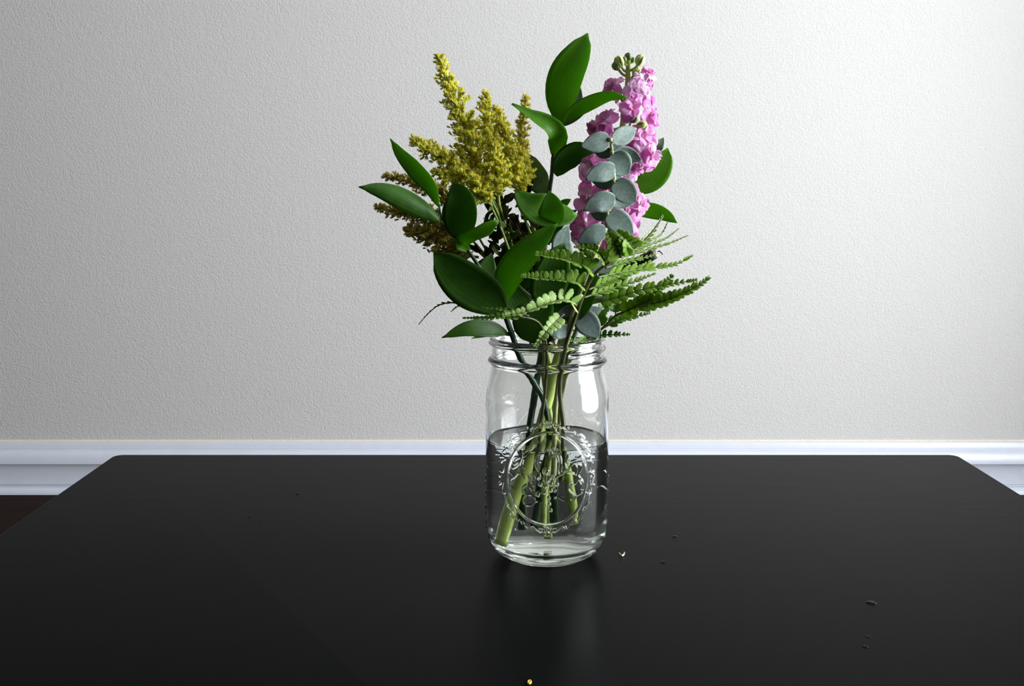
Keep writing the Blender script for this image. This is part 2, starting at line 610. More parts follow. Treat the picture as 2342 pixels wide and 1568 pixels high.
prof = [(0.0, 0.0), (0.006, 0.0), (0.006, 0.0205), (0.0125, 0.022)]
for i in range(13):                                   # cove widening upwards
    t = i / 12
    prof.append((0.0125 + 0.0155 * (1 - math.cos(t * math.pi / 2)), 0.024 + 0.052 * math.sin(t * math.pi / 2)))
for i in range(1, 13):                                # rounded nose folding back to the wall
    t = i / 12
    prof.append((0.028 - 0.017 * t * t, 0.076 + 0.030 * math.sin(t * math.pi / 2)))
prof += [(0.0095, 0.1065), (0.0095, 0.1085), (0.0105, 0.1095), (0.0098, 0.119), (0.007, 0.124), (0.003, 0.1255), (0.0, 0.1255)]
bb = structure(sweep_x('baseboard_back', prof, XL, XR, M['trim']), 'white moulded baseboard along the grey wall')
for p_ in bb.data.polygons:
    p_.use_smooth = len(p_.vertices) == 4
bb.data.set_sharp_from_angle(angle=math.radians(28))
sh = [(0.0, 0.0), (0.028, 0.0)] + [(0.012 + 0.016 * math.cos(t * math.pi / 16), 0.016 * math.sin(t * math.pi / 16)) for t in range(1, 9)] + [(0.0, 0.016)]
sm_ = sweep_x('shoe_moulding', sh, XL, XR, M['trim'], bb)
for p_ in sm_.data.polygons:
    p_.use_smooth = True
sm_.data.set_sharp_from_angle(angle=math.radians(40))
ck = [(0.0, 0.1252), (0.0045, 0.1252), (0.0025, 0.1275), (0.0, 0.1295)]
sweep_x('caulk_bead', ck, XL, XR, M['caulk'], bb)

# ------------------------------------------------------------------ table
TX0, TX1, TY1, TY0 = -0.4455, 0.4985, PT(1171, 1038).y, -0.32
tb = thing('coffee_table', 'black satin coffee table with rounded corners under the flower jar', 'table', ((TX0 + TX1) / 2, (TY0 + TY1) / 2, 0))
TH = 0.03


def rounded_slab(name, x0, x1, y0, y1, z0, z1, rc, rb, mat, parent):
    ring = []
    for (cx, cy, a0) in ((x1 - rc, y1 - rc, 0), (x0 + rc, y1 - rc, 90), (x0 + rc, y0 + rc, 180), (x1 - rc, y0 + rc, 270)):
        for k in range(7):
            a = math.radians(a0 + 15 * k)
            ring.append((cx, cy, math.cos(a), math.sin(a)))
    levels = []
    for k in range(7):
        a = math.pi / 2 * k / 6
        levels.append((rc - rb * (1 - math.sin(a)), z0 + rb * (1 - math.cos(a))))
    for k in range(7):
        a = math.pi / 2 * k / 6
        levels.append((rc - rb * (1 - math.cos(a)), z1 - rb * (1 - math.sin(a))))
    n = len(ring)
    V, Fc = [], []
    for r, z in levels:
        V += [(cx + ca * r, cy + sa * r, z) for cx, cy, ca, sa in ring]
    for i in range(len(levels) - 1):
        for j in range(n):
            j2 = (j + 1) % n
            Fc.append([i * n + j, i * n + j2, (i + 1) * n + j2, (i + 1) * n + j])
    Fc.append(list(range(n))[::-1])
    Fc.append([(len(levels) - 1) * n + j for j in range(n)])
    o = mesh_obj(name, V, Fc, mat, parent)
    o.data.set_sharp_from_angle(angle=math.radians(35))
    return o


rounded_slab('table_top', TX0, TX1, TY0, TY1, ZT - TH, ZT, 0.012, 0.004, M['table'], tb)
ins, ap = 0.05, 0.07
for (xa, xb, ya, yb) in ((TX0 + ins + .05, TX1 - ins - .05, TY0 + ins, TY0 + ins + .02), (TX0 + ins + .05, TX1 - ins - .05, TY1 - ins - .02, TY1 - ins),
                         (TX0 + ins, TX0 + ins + .02, TY0 + ins + .05, TY1 - ins - .05), (TX1 - ins - .02, TX1 - ins, TY0 + ins + .05, TY1 - ins - .05)):
    box('apron', (xa, xb, ya, yb, ZT - TH - ap, ZT - TH), M['table'], tb)
for xa in (TX0 + ins, TX1 - ins - .05):
    for ya in (TY0 + ins, TY1 - ins - .05):
        V, Fc = boxverts(xa, xa + .05, ya, ya + .05, 0, ZT - TH)
        V = [((x - xa - .025) * (0.7 if z == 0 else 1) + xa + .025, (y - ya - .025) * (0.7 if z == 0 else 1) + ya + .025, z) for x, y, z in V]
        mesh_obj('leg', V, Fc, M['table'], tb, sm=False)

# ------------------------------------------------------------------ glass jar
JAR = thing('mason_jar', 'clear embossed glass canning jar half full of water holding the flowers', 'jar', (JX, JY, ZT))
UPX = pxm(Vector((JX, JY, ZT + 0.09)))


def lev(py):
    return P(1250, py, 0).z - ZT


ZBASE = lev(1262)
def zl(py):
    """height above the table of a side-silhouette row"""
    return max(lev(py) * 1.0, 0.0)


R1 = 140.0
Rb = 140 * pxm(P(1250, 1000, 0))          # body radius in metres
k_ = Rb / R1
outer = [(121, 769.0), (124, 768.2), (127.5, 769), (129.5, 771.5), (129.8, 775), (128.8, 779), (127, 782), (126.3, 788), (126.2, 800), (126.3, 810), (127.4, 813.5), (131.5, 816.5), (134.3, 820), (134.6, 822), (133.6, 825), (129.8, 828), (127.2, 832), (127.2, 842),
         (129, 852), (132.5, 866), (136.3, 882), (139, 900), (140, 918), (140.2, 960), (140.2, 1050), (140, 1130), (139.4, 1175), (138, 1200), (134.8, 1218), (129, 1234), (121, 1246), (111, 1253.5)]
prof_o = [(r * k_, zl(y)) for r, y in outer]
zb = prof_o[-1][1]
# heel and pushed-up base
prof_o = [(r, z) for r, z in prof_o] + [(103 * k_, 0.0006), (98 * k_, 0.0), (93 * k_, 0.0006), (86 * k_, 0.0022), (70 * k_, 0.0034), (40 * k_, 0.004), (0.0, 0.004)]
zs = [z for r, z in prof_o]
# dense rows along the outer profile
def resample(prof, step):
    pts = spline([Vector((r, z, 0)) for r, z in prof], 1200)
    out_ = [pts[0]]
    for p in pts[1:]:
        if (p - out_[-1]).length >= step:
            out_.append(p)
    return [(max(p.x, 0.0), max(p.y, 0.0)) for p in out_]


rows = resample(prof_o[:32], 0.00035)
foot = prof_o[31:]
neck_z = zl(838)
med_zt, med_zb = zl(925), zl(1225)


def segs(poly):
    a = np.array(poly[:-1], dtype=float)
    b = np.array(poly[1:], dtype=float)
    return a, b


def phi_z(px, py):
    """photo position on the front of the jar -> arc length and height"""
    dx = (px - 1250.0) / 140.0
    dx = max(min(dx, 0.97), -0.97)
    ph = math.asin(dx)
    z = P(px, py, -Rb * 1000 * math.cos(ph)).z - ZT
    return ph * Rb, z


def zc7(x, y):
    return phi_z(1140 + x / 5.81, 960 + y / 5.81)


LINES = []      # (polyline, half width m, height m)
DOTS = []       # (centre, radius m, height m)


def L(pts, w=0.55, h=0.5, curve=True):
    q = [Vector((*zc7(x, y), 0)) for x, y in pts]
    if curve and len(q) > 2:
        q = spline(q, 6 * len(q))
    LINES.append(([(v.x, v.y) for v in q], w * 0.001, h * 0.001))


def D(x, y, r, h=0.7):
    c = zc7(x, y)
    DOTS.append((c, r / 5.81 * UPX, h * 0.001))


# medallion ring
ell = [(630 + 510 * math.sin(t * math.pi / 48), 785 - 612 * math.cos(t * math.pi / 48)) for t in range(97)]
L(ell, 1.15, 0.85, False)
# scrolled frame, one half and its mirror
half = [
    [(560, 60), (520, 60), (505, 85), (530, 100), (550, 85)], [(545, 50), (500, 75), (455, 115)], [(440, 95), (400, 125), (365, 120), (370, 95)],
    [(410, 145), (340, 150), (285, 165), (280, 190)], [(250, 190), (200, 195), (160, 235), (155, 265), (185, 265), (205, 235)], [(165, 280), (120, 300), (140, 330), (180, 320)],
    [(150, 345), (100, 390), (60, 435), (75, 465), (115, 460)], [(140, 330), (80, 340), (75, 365)], [(20, 490), (70, 490), (90, 520), (55, 540), (40, 560)], [(70, 560), (75, 620), (60, 690), (20, 670)],
    [(15, 720), (35, 725)], [(20, 790), (10, 850), (40, 840), (35, 800)], [(70, 820), (55, 900), (60, 960), (90, 970), (90, 940)], [(85, 1010), (100, 1080), (135, 1140), (175, 1165), (170, 1195)],
    [(90, 1100), (120, 1150), (160, 1200), (155, 1250), (190, 1300)], [(180, 1215), (210, 1280), (245, 1335), (270, 1320)], [(285, 1345), (300, 1380), (335, 1385), (315, 1350)],
    [(350, 1420), (380, 1440), (400, 1410)], [(410, 1440), (440, 1420), (480, 1460), (530, 1500)], [(520, 1450), (560, 1455), (565, 1490), (540, 1495)], [(430, 1465), (415, 1445), (440, 1440)]]
for h_ in half:
    L(h_, 0.5, 0.5)
    L([(1250 - x, y) for x, y in h_], 0.5, 0.5)
for x, y, r in ((600, 40, 22), (648, 40, 22), (604, 90, 20), (646, 90, 20), (624, 66, 16), (612, 1450, 36), (617, 1512, 42), (20, 735, 22), (1222, 740, 22), (125, 460, 14), (1125, 460, 14)):
    D(x, y, r, 0.8)
# fruit inside the ring
for q in ([(490, 465), (465, 530), (472, 610), (500, 675), (530, 710)], [(495, 465), (560, 450), (640, 462), (690, 490)], [(520, 480), (505, 560), (520, 640)], [(740, 480), (765, 560), (760, 640), (770, 710), (810, 700)],
          [(780, 470), (800, 560), (800, 680)], [(620, 390), (650, 440), (690, 470)], [(650, 385), (675, 430), (695, 465)], [(700, 380), (705, 430), (705, 470)], [(740, 390), (725, 440), (715, 470)], [(780, 420), (750, 450), (720, 475)],
          [(240, 400), (275, 450), (300, 480)], [(250, 390), (260, 440), (290, 470)], [(300, 390), (310, 440), (310, 500)], [(430, 380), (370, 430), (320, 470)], [(460, 440), (390, 445), (320, 490)], [(500, 290), (450, 320), (430, 370), (340, 440)],
          [(250, 490), (200, 500), (185, 560), (215, 590), (250, 560)], [(270, 500), (230, 520), (215, 560), (240, 570)], [(280, 560), (240, 610), (190, 640), (170, 625)], [(300, 510), (275, 600), (285, 690), (330, 780)], [(320, 520), (310, 600), (335, 640)],
          [(150, 690), (210, 750), (250, 710), (270, 715)], [(210, 760), (165, 790), (165, 860), (200, 920), (280, 960), (325, 970)], [(340, 710), (400, 715), (420, 760), (410, 830)], [(380, 740), (400, 800), (440, 880)],
          [(360, 860), (320, 890), (310, 930), (335, 990)], [(420, 850), (455, 880), (450, 930)], [(390, 900), (420, 940)], [(470, 1085), (500, 1080), (550, 1088)], [(480, 970), (510, 955), (540, 970)],
          [(710, 800), (725, 765), (770, 735), (820, 710), (880, 650), (950, 570)], [(880, 470), (850, 560), (870, 640)], [(910, 460), (960, 500), (1020, 500), (1050, 470)], [(860, 540), (930, 550), (990, 520)],
          [(950, 570), (1010, 575), (1055, 600), (1050, 660), (1020, 720), (1050, 780)], [(985, 580), (1000, 640), (985, 720)], [(1000, 790), (1060, 790), (1085, 840), (1080, 920)], [(1030, 800), (1055, 860), (1055, 920)],
          [(940, 850), (895, 880), (900, 930), (940, 970), (990, 1000), (1060, 965)], [(990, 1005), (965, 1050), (925, 1060)], [(760, 1025), (800, 1055), (830, 1068)], [(880, 700), (930, 700), (960, 715)], [(910, 830), (960, 850), (1010, 800)]):
    L(q, 0.5, 0.5)
L([(390 + 76 * math.cos(t * math.pi / 16), 1065 + 72 * math.sin(t * math.pi / 16)) for t in range(-9, 22)], 0.5, 0.5, False)
for x, y, r in ((602, 685, 46), (500, 750, 44), (612, 790, 46), (680, 762, 34), (530, 850, 30), (592, 880, 28), (670, 856, 26), (742, 856, 24), (665, 936, 24), (580, 970, 18), (500, 990, 30), (640, 1036, 18), (722, 1034, 14), (650, 1116, 16), (664, 1200, 22), (590, 1140, 14), (720, 940, 16)):
    D(x, y, r, 1.1)


def relief(arc, z, amp=1.0):
    h = np.zeros_like(arc)
    for poly, w, hh in LINES:
        a, b = segs(poly)
        lo = np.minimum(a, b).min(0) - 2 * w
        hi = np.maximum(a, b).max(0) + 2 * w
        idx = np.nonzero((arc > lo[0]) & (arc < hi[0]) & (z > lo[1]) & (z < hi[1]))[0]
        if not len(idx):
            continue
        p = np.stack([arc[idx], z[idx]], 1)
        best = np.full(len(idx), 1e9)
        for (ax, az), (bx, bz) in zip(a, b):
            d = np.array([bx - ax, bz - az])
            L2 = max((d ** 2).sum(), 1e-14)
            t = np.clip(((p[:, 0] - ax) * d[0] + (p[:, 1] - az) * d[1]) / L2, 0, 1)
            dist = np.hypot(p[:, 0] - ax - t * d[0], p[:, 1] - az - t * d[1])
            best = np.minimum(best, dist)
        q = np.clip(1 - (best / w) ** 2, 0, 1)
        h[idx] = np.maximum(h[idx], hh * q ** 1.2)
    for c, r, hh in DOTS:
        d = np.hypot(arc - c[0], z - c[1])
        q = np.clip(1 - (d / r) ** 2, 0, 1)
        h = np.maximum(h, hh * np.sqrt(q) * np.clip(q * 3, 0, 1))
    return h * amp


# angular columns: phi = 0 faces the camera, phi > 0 to the right
PH_M = math.radians(52)
fine = np.linspace(-PH_M, PH_M, 300)
coarse = np.linspace(PH_M, math.pi - PH_M, 46)[1:-1]
back = np.linspace(math.pi - PH_M, math.pi + PH_M, 150)
coarse2 = coarse + math.pi
phis = np.concatenate([fine, coarse, back, coarse2])
nph = len(phis)
rr_ = np.array([r for r, z in rows])
zz_ = np.array([z for r, z in rows])
nr = len(rows)
PHG, ZG = np.meshgrid(phis, zz_)
RG = np.repeat(rr_[:, None], nph, 1)
# screw thread on the neck, one and a bit turns, running out in front
ph_t = np.where(PHG < math.radians(16), PHG + 2 * math.pi, PHG)
for turn in (0, 1):
    pt = ph_t + 2 * math.pi * turn if turn else ph_t
    s = (pt - math.radians(19)) / (2 * math.pi)
    lv = zl(797) + (zl(777) - zl(797)) * s
    fade = np.clip((pt - math.radians(19)) / 0.12, 0, 1) * np.clip((math.radians(385) - pt) / 0.5, 0, 1)
    d = (ZG - lv) / 0.0017
    RG += 0.0022 * np.clip(1 - d * d, 0, 1) ** 0.8 * fade
front = np.abs(PHG) <= PH_M + 1e-6
bk = (PHG >= math.pi - PH_M - 1e-6) & (PHG <= math.pi + PH_M + 1e-6)
zin = (ZG < med_zt + 0.0) & (ZG > med_zb - 0.0)
h = np.zeros_like(RG)
mk = front & zin
h[mk] = relief(PHG[mk] * Rb, ZG[mk], 1.25)
mk = bk & zin
h[mk] = relief(-(PHG[mk] - math.pi) * Rb, ZG[mk], 0.16)
# raised marks down both sides
for sgn in (1, -1):
    for kz in range(9):
        zc_ = zl(1085 + 17 * kz)
        pc = math.radians(84 + 5 * (kz % 2)) * sgn
        pcc = pc if pc > -PH_M else pc + 2 * math.pi
        d = np.hypot((PHG - pcc) * Rb / 0.0022, (ZG - zc_) / 0.002)
        h += 0.0009 * np.clip(1 - d * d, 0, 1)
# slight unevenness of pressed glass
h += 0.00006 * np.sin(PHG * 5 + ZG * 90) + 0.00005 * np.sin(PHG * 9 - ZG * 160 + 1.3)
RG = RG + h
VX = JX + RG * np.sin(PHG)
VY = JY - RG * np.cos(PHG)
VZ = ZT + ZG
allv = np.stack([VX, VY, VZ], -1).reshape(-1, 3)


def quads(sel):
    i, j = np.nonzero(sel)
    j2 = (j + 1) % nph
    return np.stack([i * nph + j, (i + 1) * nph + j, (i + 1) * nph + j2, i * nph + j2], 1)


def sub(faces):
    used, inv = np.unique(faces.ravel(), return_inverse=True)
    return allv[used], inv.reshape(faces.shape)


fi = np.arange(nr - 1)[:, None]
fj = np.arange(nph)[None, :]
zmid = (zz_[:-1] + zz_[1:]) / 2
is_neck = np.repeat((zmid > neck_z)[:, None], nph, 1)
is_med = (((zmid < med_zt) & (zmid > med_zb))[:, None]) & (fj < 299)
is_back = (((zmid < med_zt) & (zmid > med_zb))[:, None]) & (fj >= 299 + len(coarse) + 1) & (fj < 299 + len(coarse) + 150)
v, f = sub(quads(is_neck))
o = mesh_obj('threaded_neck', v, f, M['glass'], JAR)
o['label'] = 'threaded glass neck of the jar'
v, f = sub(quads(is_med))
o = mesh_obj('embossed_medallion', v, f, M['glass'], JAR)
o['label'] = 'raised glass oval with fruit and grapes inside a scrolled frame'
v, f = sub(quads(is_back))
o = mesh_obj('embossed_back', v, f, M['glass'], JAR)
# body: the rest of the outside, the foot and the inside
bf = quads(~(is_neck | is_med | is_back))
used, inv = np.unique(bf.ravel(), return_inverse=True)
bv = [tuple(x) for x in allv[used]]
bfaces = inv.reshape(bf.shape).tolist()
lut = {int(u): i for i, u in enumerate(used)}
last = [lut[(nr - 1) * nph + j] for j in range(nph)]


def add_ring(r, z):
    k = len(bv)
    for ph in phis:
        bv.append((JX + r * math.sin(ph), JY - r * math.cos(ph), ZT + z))
    return [k + j for j in range(nph)]


def join(a, b):
    for j in range(nph):
        j2 = (j + 1) % nph
        bfaces.append([a[j], b[j], b[j2], a[j2]])


cur = last
for r, z in foot[1:-1]:
    nx = add_ring(r, z)
    join(cur, nx)
    cur = nx
bfaces.append(cur[::-1])
# inside
wall_t = 0.0027
inner = [(118 * k_, zl(770)), (117.2 * k_, zl(776)), (117.4 * k_, zl(800)), (117.6 * k_, zl(842)), (119.5 * k_, zl(854)), (123.5 * k_, zl(868)), (128 * k_, zl(886)), (130.6 * k_, zl(902)), (131.6 * k_, zl(920)),
         (131.8 * k_, zl(1050)), (131.6 * k_, zl(1170)), (129.5 * k_, zl(1195)), (125 * k_, zl(1212)), (116 * k_, zl(1226)), (100 * k_, zl(1234)), (80 * k_, zl(1238)), (50 * k_, zl(1239)), (20 * k_, zl(1239))]
zfloor = max(zl(1239), 0.006)
inner_s = [(p.x, p.y) for p in spline([Vector((r, z, 0)) for r, z in inner], 70)]
kneck = len(bv)
# top lip ring continues from the first outer row
lip0 = [tuple(allv[j]) for j in range(nph)]
k0 = len(bv)
bv += lip0
cur = [k0 + j for j in range(nph)]
for r, z in inner_s:
    nx = add_ring(r, z)
    join(nx, cur)
    for q in range(nph):
        bfaces[-1 - q] = bfaces[-1 - q]
    cur = nx
bfaces.append(cur)
o = mesh_obj('glass_body', bv, bfaces, M['glass'], JAR)
import bmesh
bm = bmesh.new()
bm.from_mesh(o.data)
bm.to_mesh(o.data)
bm.free()

# water inside the jar (its skin lies just inside the glass wall)
WL = zl(1001)


def inner_r(z):
    zs_ = np.array([z_ for r_, z_ in inner_s])[::-1]
    rs_ = np.array([r_ for r_, z_ in inner_s])[::-1]
    return float(np.interp(z, zs_, rs_))


wp = [(0.0, inner_s[-1][1] - 0.0003)]
for r, z in inner_s[::-1]:
    if z < WL:
        wp.append((r + 0.00035, z - (0.0003 if r < 0.04 else 0.0)))
rw = inner_r(WL)
wp += [(rw + 0.00035, WL + 0.0012), (rw - 0.0003, WL + 0.0011), (rw - 0.0011, WL + 0.0004), (rw - 0.0025, WL + 0.0001), (rw * 0.6, WL), (rw * 0.3, WL)]
nw = 128
wv, wf = [], []
for r, z in wp[1:]:
    for j in range(nw):
        a_ = 2 * math.pi * j / nw
        wv.append((JX + r * math.sin(a_), JY - r * math.cos(a_), ZT + z))
nwr = len(wp) - 1
for i in range(nwr - 1):
    for j in range(nw):
        j2 = (j + 1) % nw
        wf.append([i * nw + j, i * nw + j2, (i + 1) * nw + j2, (i + 1) * nw + j])
wf.append(list(range(nw))[::-1])
wf.append([(nwr - 1) * nw + j for j in range(nw)])
w_o = mesh_obj('water', wv, wf, M['water'])
w_o.data.set_sharp_from_angle(angle=math.radians(50))
tag(w_o, 'clear water standing in the lower half of the glass jar', 'water')
bpy.context.view_layer.update()

# ------------------------------------------------------------------ stems of the bouquet
def stem_pts(pts):
    return [P(*p) for p in pts]


def ruscus_leaf(parent, mid, hw, mat='ruscus', **kw):
    return leaf('leaf', parent, mid, hw, M[mat], **kw)


# --- left ruscus
base = P(1262, 1185, 6)
RB = thing('ruscus_stem', 'dark green ruscus sprig leaning out towards the darker end of the wall', 'foliage', base)
tube('stem', stem_pts([(1262, 1185, 6), (1262, 1100, 4), (1256, 1000, 0), (1246, 920, -4), (1228, 885, -8), (1204, 845, -14), (1181, 792, -20), (1162, 740, -26), (1140, 682, -32), (1104, 622, -38), (1072, 575, -40), (1040, 535, -40), (1012, 500, -38), (1004, 470, -36)]),
     [0.0026, 0.0026, 0.0026, 0.0024, 0.002, 0.0014, 0.0008], M['ruscus_stem'], RB, 60)
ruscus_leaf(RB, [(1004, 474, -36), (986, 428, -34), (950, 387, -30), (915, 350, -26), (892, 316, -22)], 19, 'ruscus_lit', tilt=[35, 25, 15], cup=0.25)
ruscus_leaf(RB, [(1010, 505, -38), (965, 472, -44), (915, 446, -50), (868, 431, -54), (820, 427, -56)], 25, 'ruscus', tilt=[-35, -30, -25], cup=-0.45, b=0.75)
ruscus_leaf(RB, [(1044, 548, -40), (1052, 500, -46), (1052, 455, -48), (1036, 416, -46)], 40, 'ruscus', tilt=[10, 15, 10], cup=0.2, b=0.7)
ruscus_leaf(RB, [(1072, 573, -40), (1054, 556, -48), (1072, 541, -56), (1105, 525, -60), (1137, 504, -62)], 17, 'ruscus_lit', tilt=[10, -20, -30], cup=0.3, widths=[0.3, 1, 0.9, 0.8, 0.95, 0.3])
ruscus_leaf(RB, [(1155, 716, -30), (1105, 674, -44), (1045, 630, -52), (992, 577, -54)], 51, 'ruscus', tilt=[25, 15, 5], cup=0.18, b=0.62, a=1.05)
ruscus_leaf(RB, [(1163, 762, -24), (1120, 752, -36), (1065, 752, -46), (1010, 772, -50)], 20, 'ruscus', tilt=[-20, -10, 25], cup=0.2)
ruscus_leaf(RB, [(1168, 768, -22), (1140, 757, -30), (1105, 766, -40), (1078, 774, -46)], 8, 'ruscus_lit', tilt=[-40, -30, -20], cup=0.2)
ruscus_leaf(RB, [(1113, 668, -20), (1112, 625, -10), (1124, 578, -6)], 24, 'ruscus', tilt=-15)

# --- tall centre ruscus
base = P(1206, 1200, -6)
RC = thing('ruscus_stem', 'tall dark green ruscus sprig whose top leaf rises above every flower', 'foliage', base)
tube('stem', stem_pts([(1206, 1200, -6), (1210, 1100, -4), (1210, 1000, -2), (1214, 950, 0), (1226, 885, 2), (1234, 830, 4), (1238, 780, 6), (1240, 680, 10), (1246, 560, 12), (1255, 450, 12), (1262, 400, 10), (1265, 355, 8), (1276, 318, 6), (1286, 284, 4)]),
     [0.0028, 0.0028, 0.0028, 0.0025, 0.0022, 0.0018, 0.001], M['ruscus_stem'], RC, 60)
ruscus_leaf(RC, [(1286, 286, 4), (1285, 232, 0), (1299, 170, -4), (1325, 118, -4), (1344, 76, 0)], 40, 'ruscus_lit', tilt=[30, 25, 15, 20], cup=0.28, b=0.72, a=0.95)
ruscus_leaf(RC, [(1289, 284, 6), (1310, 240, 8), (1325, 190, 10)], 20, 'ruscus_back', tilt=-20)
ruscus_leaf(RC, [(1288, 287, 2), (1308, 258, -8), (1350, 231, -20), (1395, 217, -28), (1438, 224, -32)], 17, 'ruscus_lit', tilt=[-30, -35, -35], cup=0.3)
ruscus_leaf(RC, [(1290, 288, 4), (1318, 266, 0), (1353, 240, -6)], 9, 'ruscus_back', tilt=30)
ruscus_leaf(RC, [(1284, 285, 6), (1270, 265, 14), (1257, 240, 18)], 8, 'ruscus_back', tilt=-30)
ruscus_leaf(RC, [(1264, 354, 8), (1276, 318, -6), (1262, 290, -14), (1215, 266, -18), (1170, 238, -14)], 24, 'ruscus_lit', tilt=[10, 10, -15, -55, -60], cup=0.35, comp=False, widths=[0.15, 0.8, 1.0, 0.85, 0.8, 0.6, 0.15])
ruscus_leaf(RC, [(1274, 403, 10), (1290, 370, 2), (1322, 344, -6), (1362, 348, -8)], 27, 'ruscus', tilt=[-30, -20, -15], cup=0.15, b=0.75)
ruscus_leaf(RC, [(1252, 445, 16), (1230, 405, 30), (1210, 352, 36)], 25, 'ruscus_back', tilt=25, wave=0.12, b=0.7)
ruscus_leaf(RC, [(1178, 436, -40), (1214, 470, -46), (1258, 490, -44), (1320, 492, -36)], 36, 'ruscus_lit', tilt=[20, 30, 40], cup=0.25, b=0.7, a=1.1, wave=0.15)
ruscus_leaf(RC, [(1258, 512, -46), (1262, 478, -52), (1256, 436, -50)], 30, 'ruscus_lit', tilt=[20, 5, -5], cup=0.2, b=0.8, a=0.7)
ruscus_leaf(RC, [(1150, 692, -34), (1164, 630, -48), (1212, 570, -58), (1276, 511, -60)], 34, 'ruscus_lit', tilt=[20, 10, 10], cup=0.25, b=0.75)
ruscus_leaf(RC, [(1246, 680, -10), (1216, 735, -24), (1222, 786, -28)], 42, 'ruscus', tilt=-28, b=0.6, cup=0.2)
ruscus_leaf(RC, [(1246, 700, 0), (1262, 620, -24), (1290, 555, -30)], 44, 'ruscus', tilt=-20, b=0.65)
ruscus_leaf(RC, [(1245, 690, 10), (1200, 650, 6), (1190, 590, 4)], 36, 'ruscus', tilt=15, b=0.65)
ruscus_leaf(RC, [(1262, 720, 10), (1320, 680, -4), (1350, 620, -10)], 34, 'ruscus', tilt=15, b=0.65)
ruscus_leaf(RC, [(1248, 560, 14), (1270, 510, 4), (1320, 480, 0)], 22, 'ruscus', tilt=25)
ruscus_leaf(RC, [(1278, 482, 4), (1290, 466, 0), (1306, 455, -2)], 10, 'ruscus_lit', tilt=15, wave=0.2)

ruscus_leaf(RC, [(1300, 740, -30), (1330, 670, -34), (1352, 580, -34)], 34, 'ruscus', tilt=12, b=0.65)
ruscus_leaf(RC, [(1240, 720, 24), (1150, 680, 28), (1120, 620, 30)], 36, 'ruscus', tilt=12, b=0.65)
ruscus_leaf(RC, [(1238, 730, -8), (1190, 700, -14), (1160, 640, -16)], 34, 'ruscus', tilt=-12, b=0.65)
# --- ruscus behind the pink stock
base = P(1232, 1190, 26)
RH = thing('ruscus_stem', 'short ruscus sprig half hidden behind the pink stock', 'foliage', base)
tube('stem', stem_pts([(1232, 1190, 26), (1244, 1080, 24), (1262, 980, 20), (1285, 880, 18), (1306, 790, 22), (1350, 680, 34), (1405, 560, 46), (1450, 450, 54), (1478, 380, 56), (1488, 330, 56)]),
     [0.0022, 0.0022, 0.002, 0.0016, 0.001], M['ruscus_stem'], RH, 50)
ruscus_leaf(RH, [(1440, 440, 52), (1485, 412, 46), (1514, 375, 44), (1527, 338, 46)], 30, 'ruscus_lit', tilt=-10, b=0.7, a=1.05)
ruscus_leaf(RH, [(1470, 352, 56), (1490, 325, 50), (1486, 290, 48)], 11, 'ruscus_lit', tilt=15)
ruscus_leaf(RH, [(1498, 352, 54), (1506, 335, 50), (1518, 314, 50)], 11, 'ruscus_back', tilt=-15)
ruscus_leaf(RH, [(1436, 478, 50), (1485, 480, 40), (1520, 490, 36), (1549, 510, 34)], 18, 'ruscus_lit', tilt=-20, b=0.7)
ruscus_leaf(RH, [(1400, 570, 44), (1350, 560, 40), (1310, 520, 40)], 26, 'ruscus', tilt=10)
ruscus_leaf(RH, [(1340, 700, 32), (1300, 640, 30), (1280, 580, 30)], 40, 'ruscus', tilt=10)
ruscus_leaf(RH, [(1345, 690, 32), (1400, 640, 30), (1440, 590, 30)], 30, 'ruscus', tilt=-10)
stub = tube('cut_twig', stem_pts([(1405, 636, 10), (1450, 606, 0), (1497, 580, -8)]), [0.004, 0.0048, 0.0042], M['bark'], RH, 14)
o = tube('twig_end', stem_pts([(1492, 583, -8), (1499, 577, -9), (1503, 574, -10)]), [0.003, 0.0038, 0.002], M['bark_pale'], RH, 8)
tube('dried_thread', stem_pts([(1500, 577, -9), (1508, 574, -10), (1516, 582, -11)]), [0.0006, 0.0004], M['bark'], RH, 8, 5)

# ------------------------------------------------------------------ goldenrod
def floret_mesh():
    V, Fc = [], []
    sd = 5
    prof_ = [(0.0, 0.06), (0.35, 0.2), (0.68, 0.19), (0.84, 0.16)]
    for s, r in prof_:
        for k in range(sd):
            a_ = 2 * math.pi * k / sd
            V.append((r * math.cos(a_), r * math.sin(a_), s))
    for i in range(3):
        for k in range(sd):
            k2 = (k + 1) % sd
            Fc.append([i * sd + k, i * sd + k2, (i + 1) * sd + k2, (i + 1) * sd + k])
    c = len(V)
    V.append((0, 0, 0.95))
    for k in range(sd):
        Fc.append([3 * sd + k, 3 * sd + (k + 1) % sd, c])
    for k in range(sd):                     # ray tips flaring out
        a_ = 2 * math.pi * (k + 0.5) / sd
        V.append((0.36 * math.cos(a_), 0.36 * math.sin(a_), 1.08))
        Fc.append([2 * sd + k, 2 * sd + (k + 1) % sd, len(V) - 1])
    return np.array(V), Fc


FV, FF = floret_mesh()


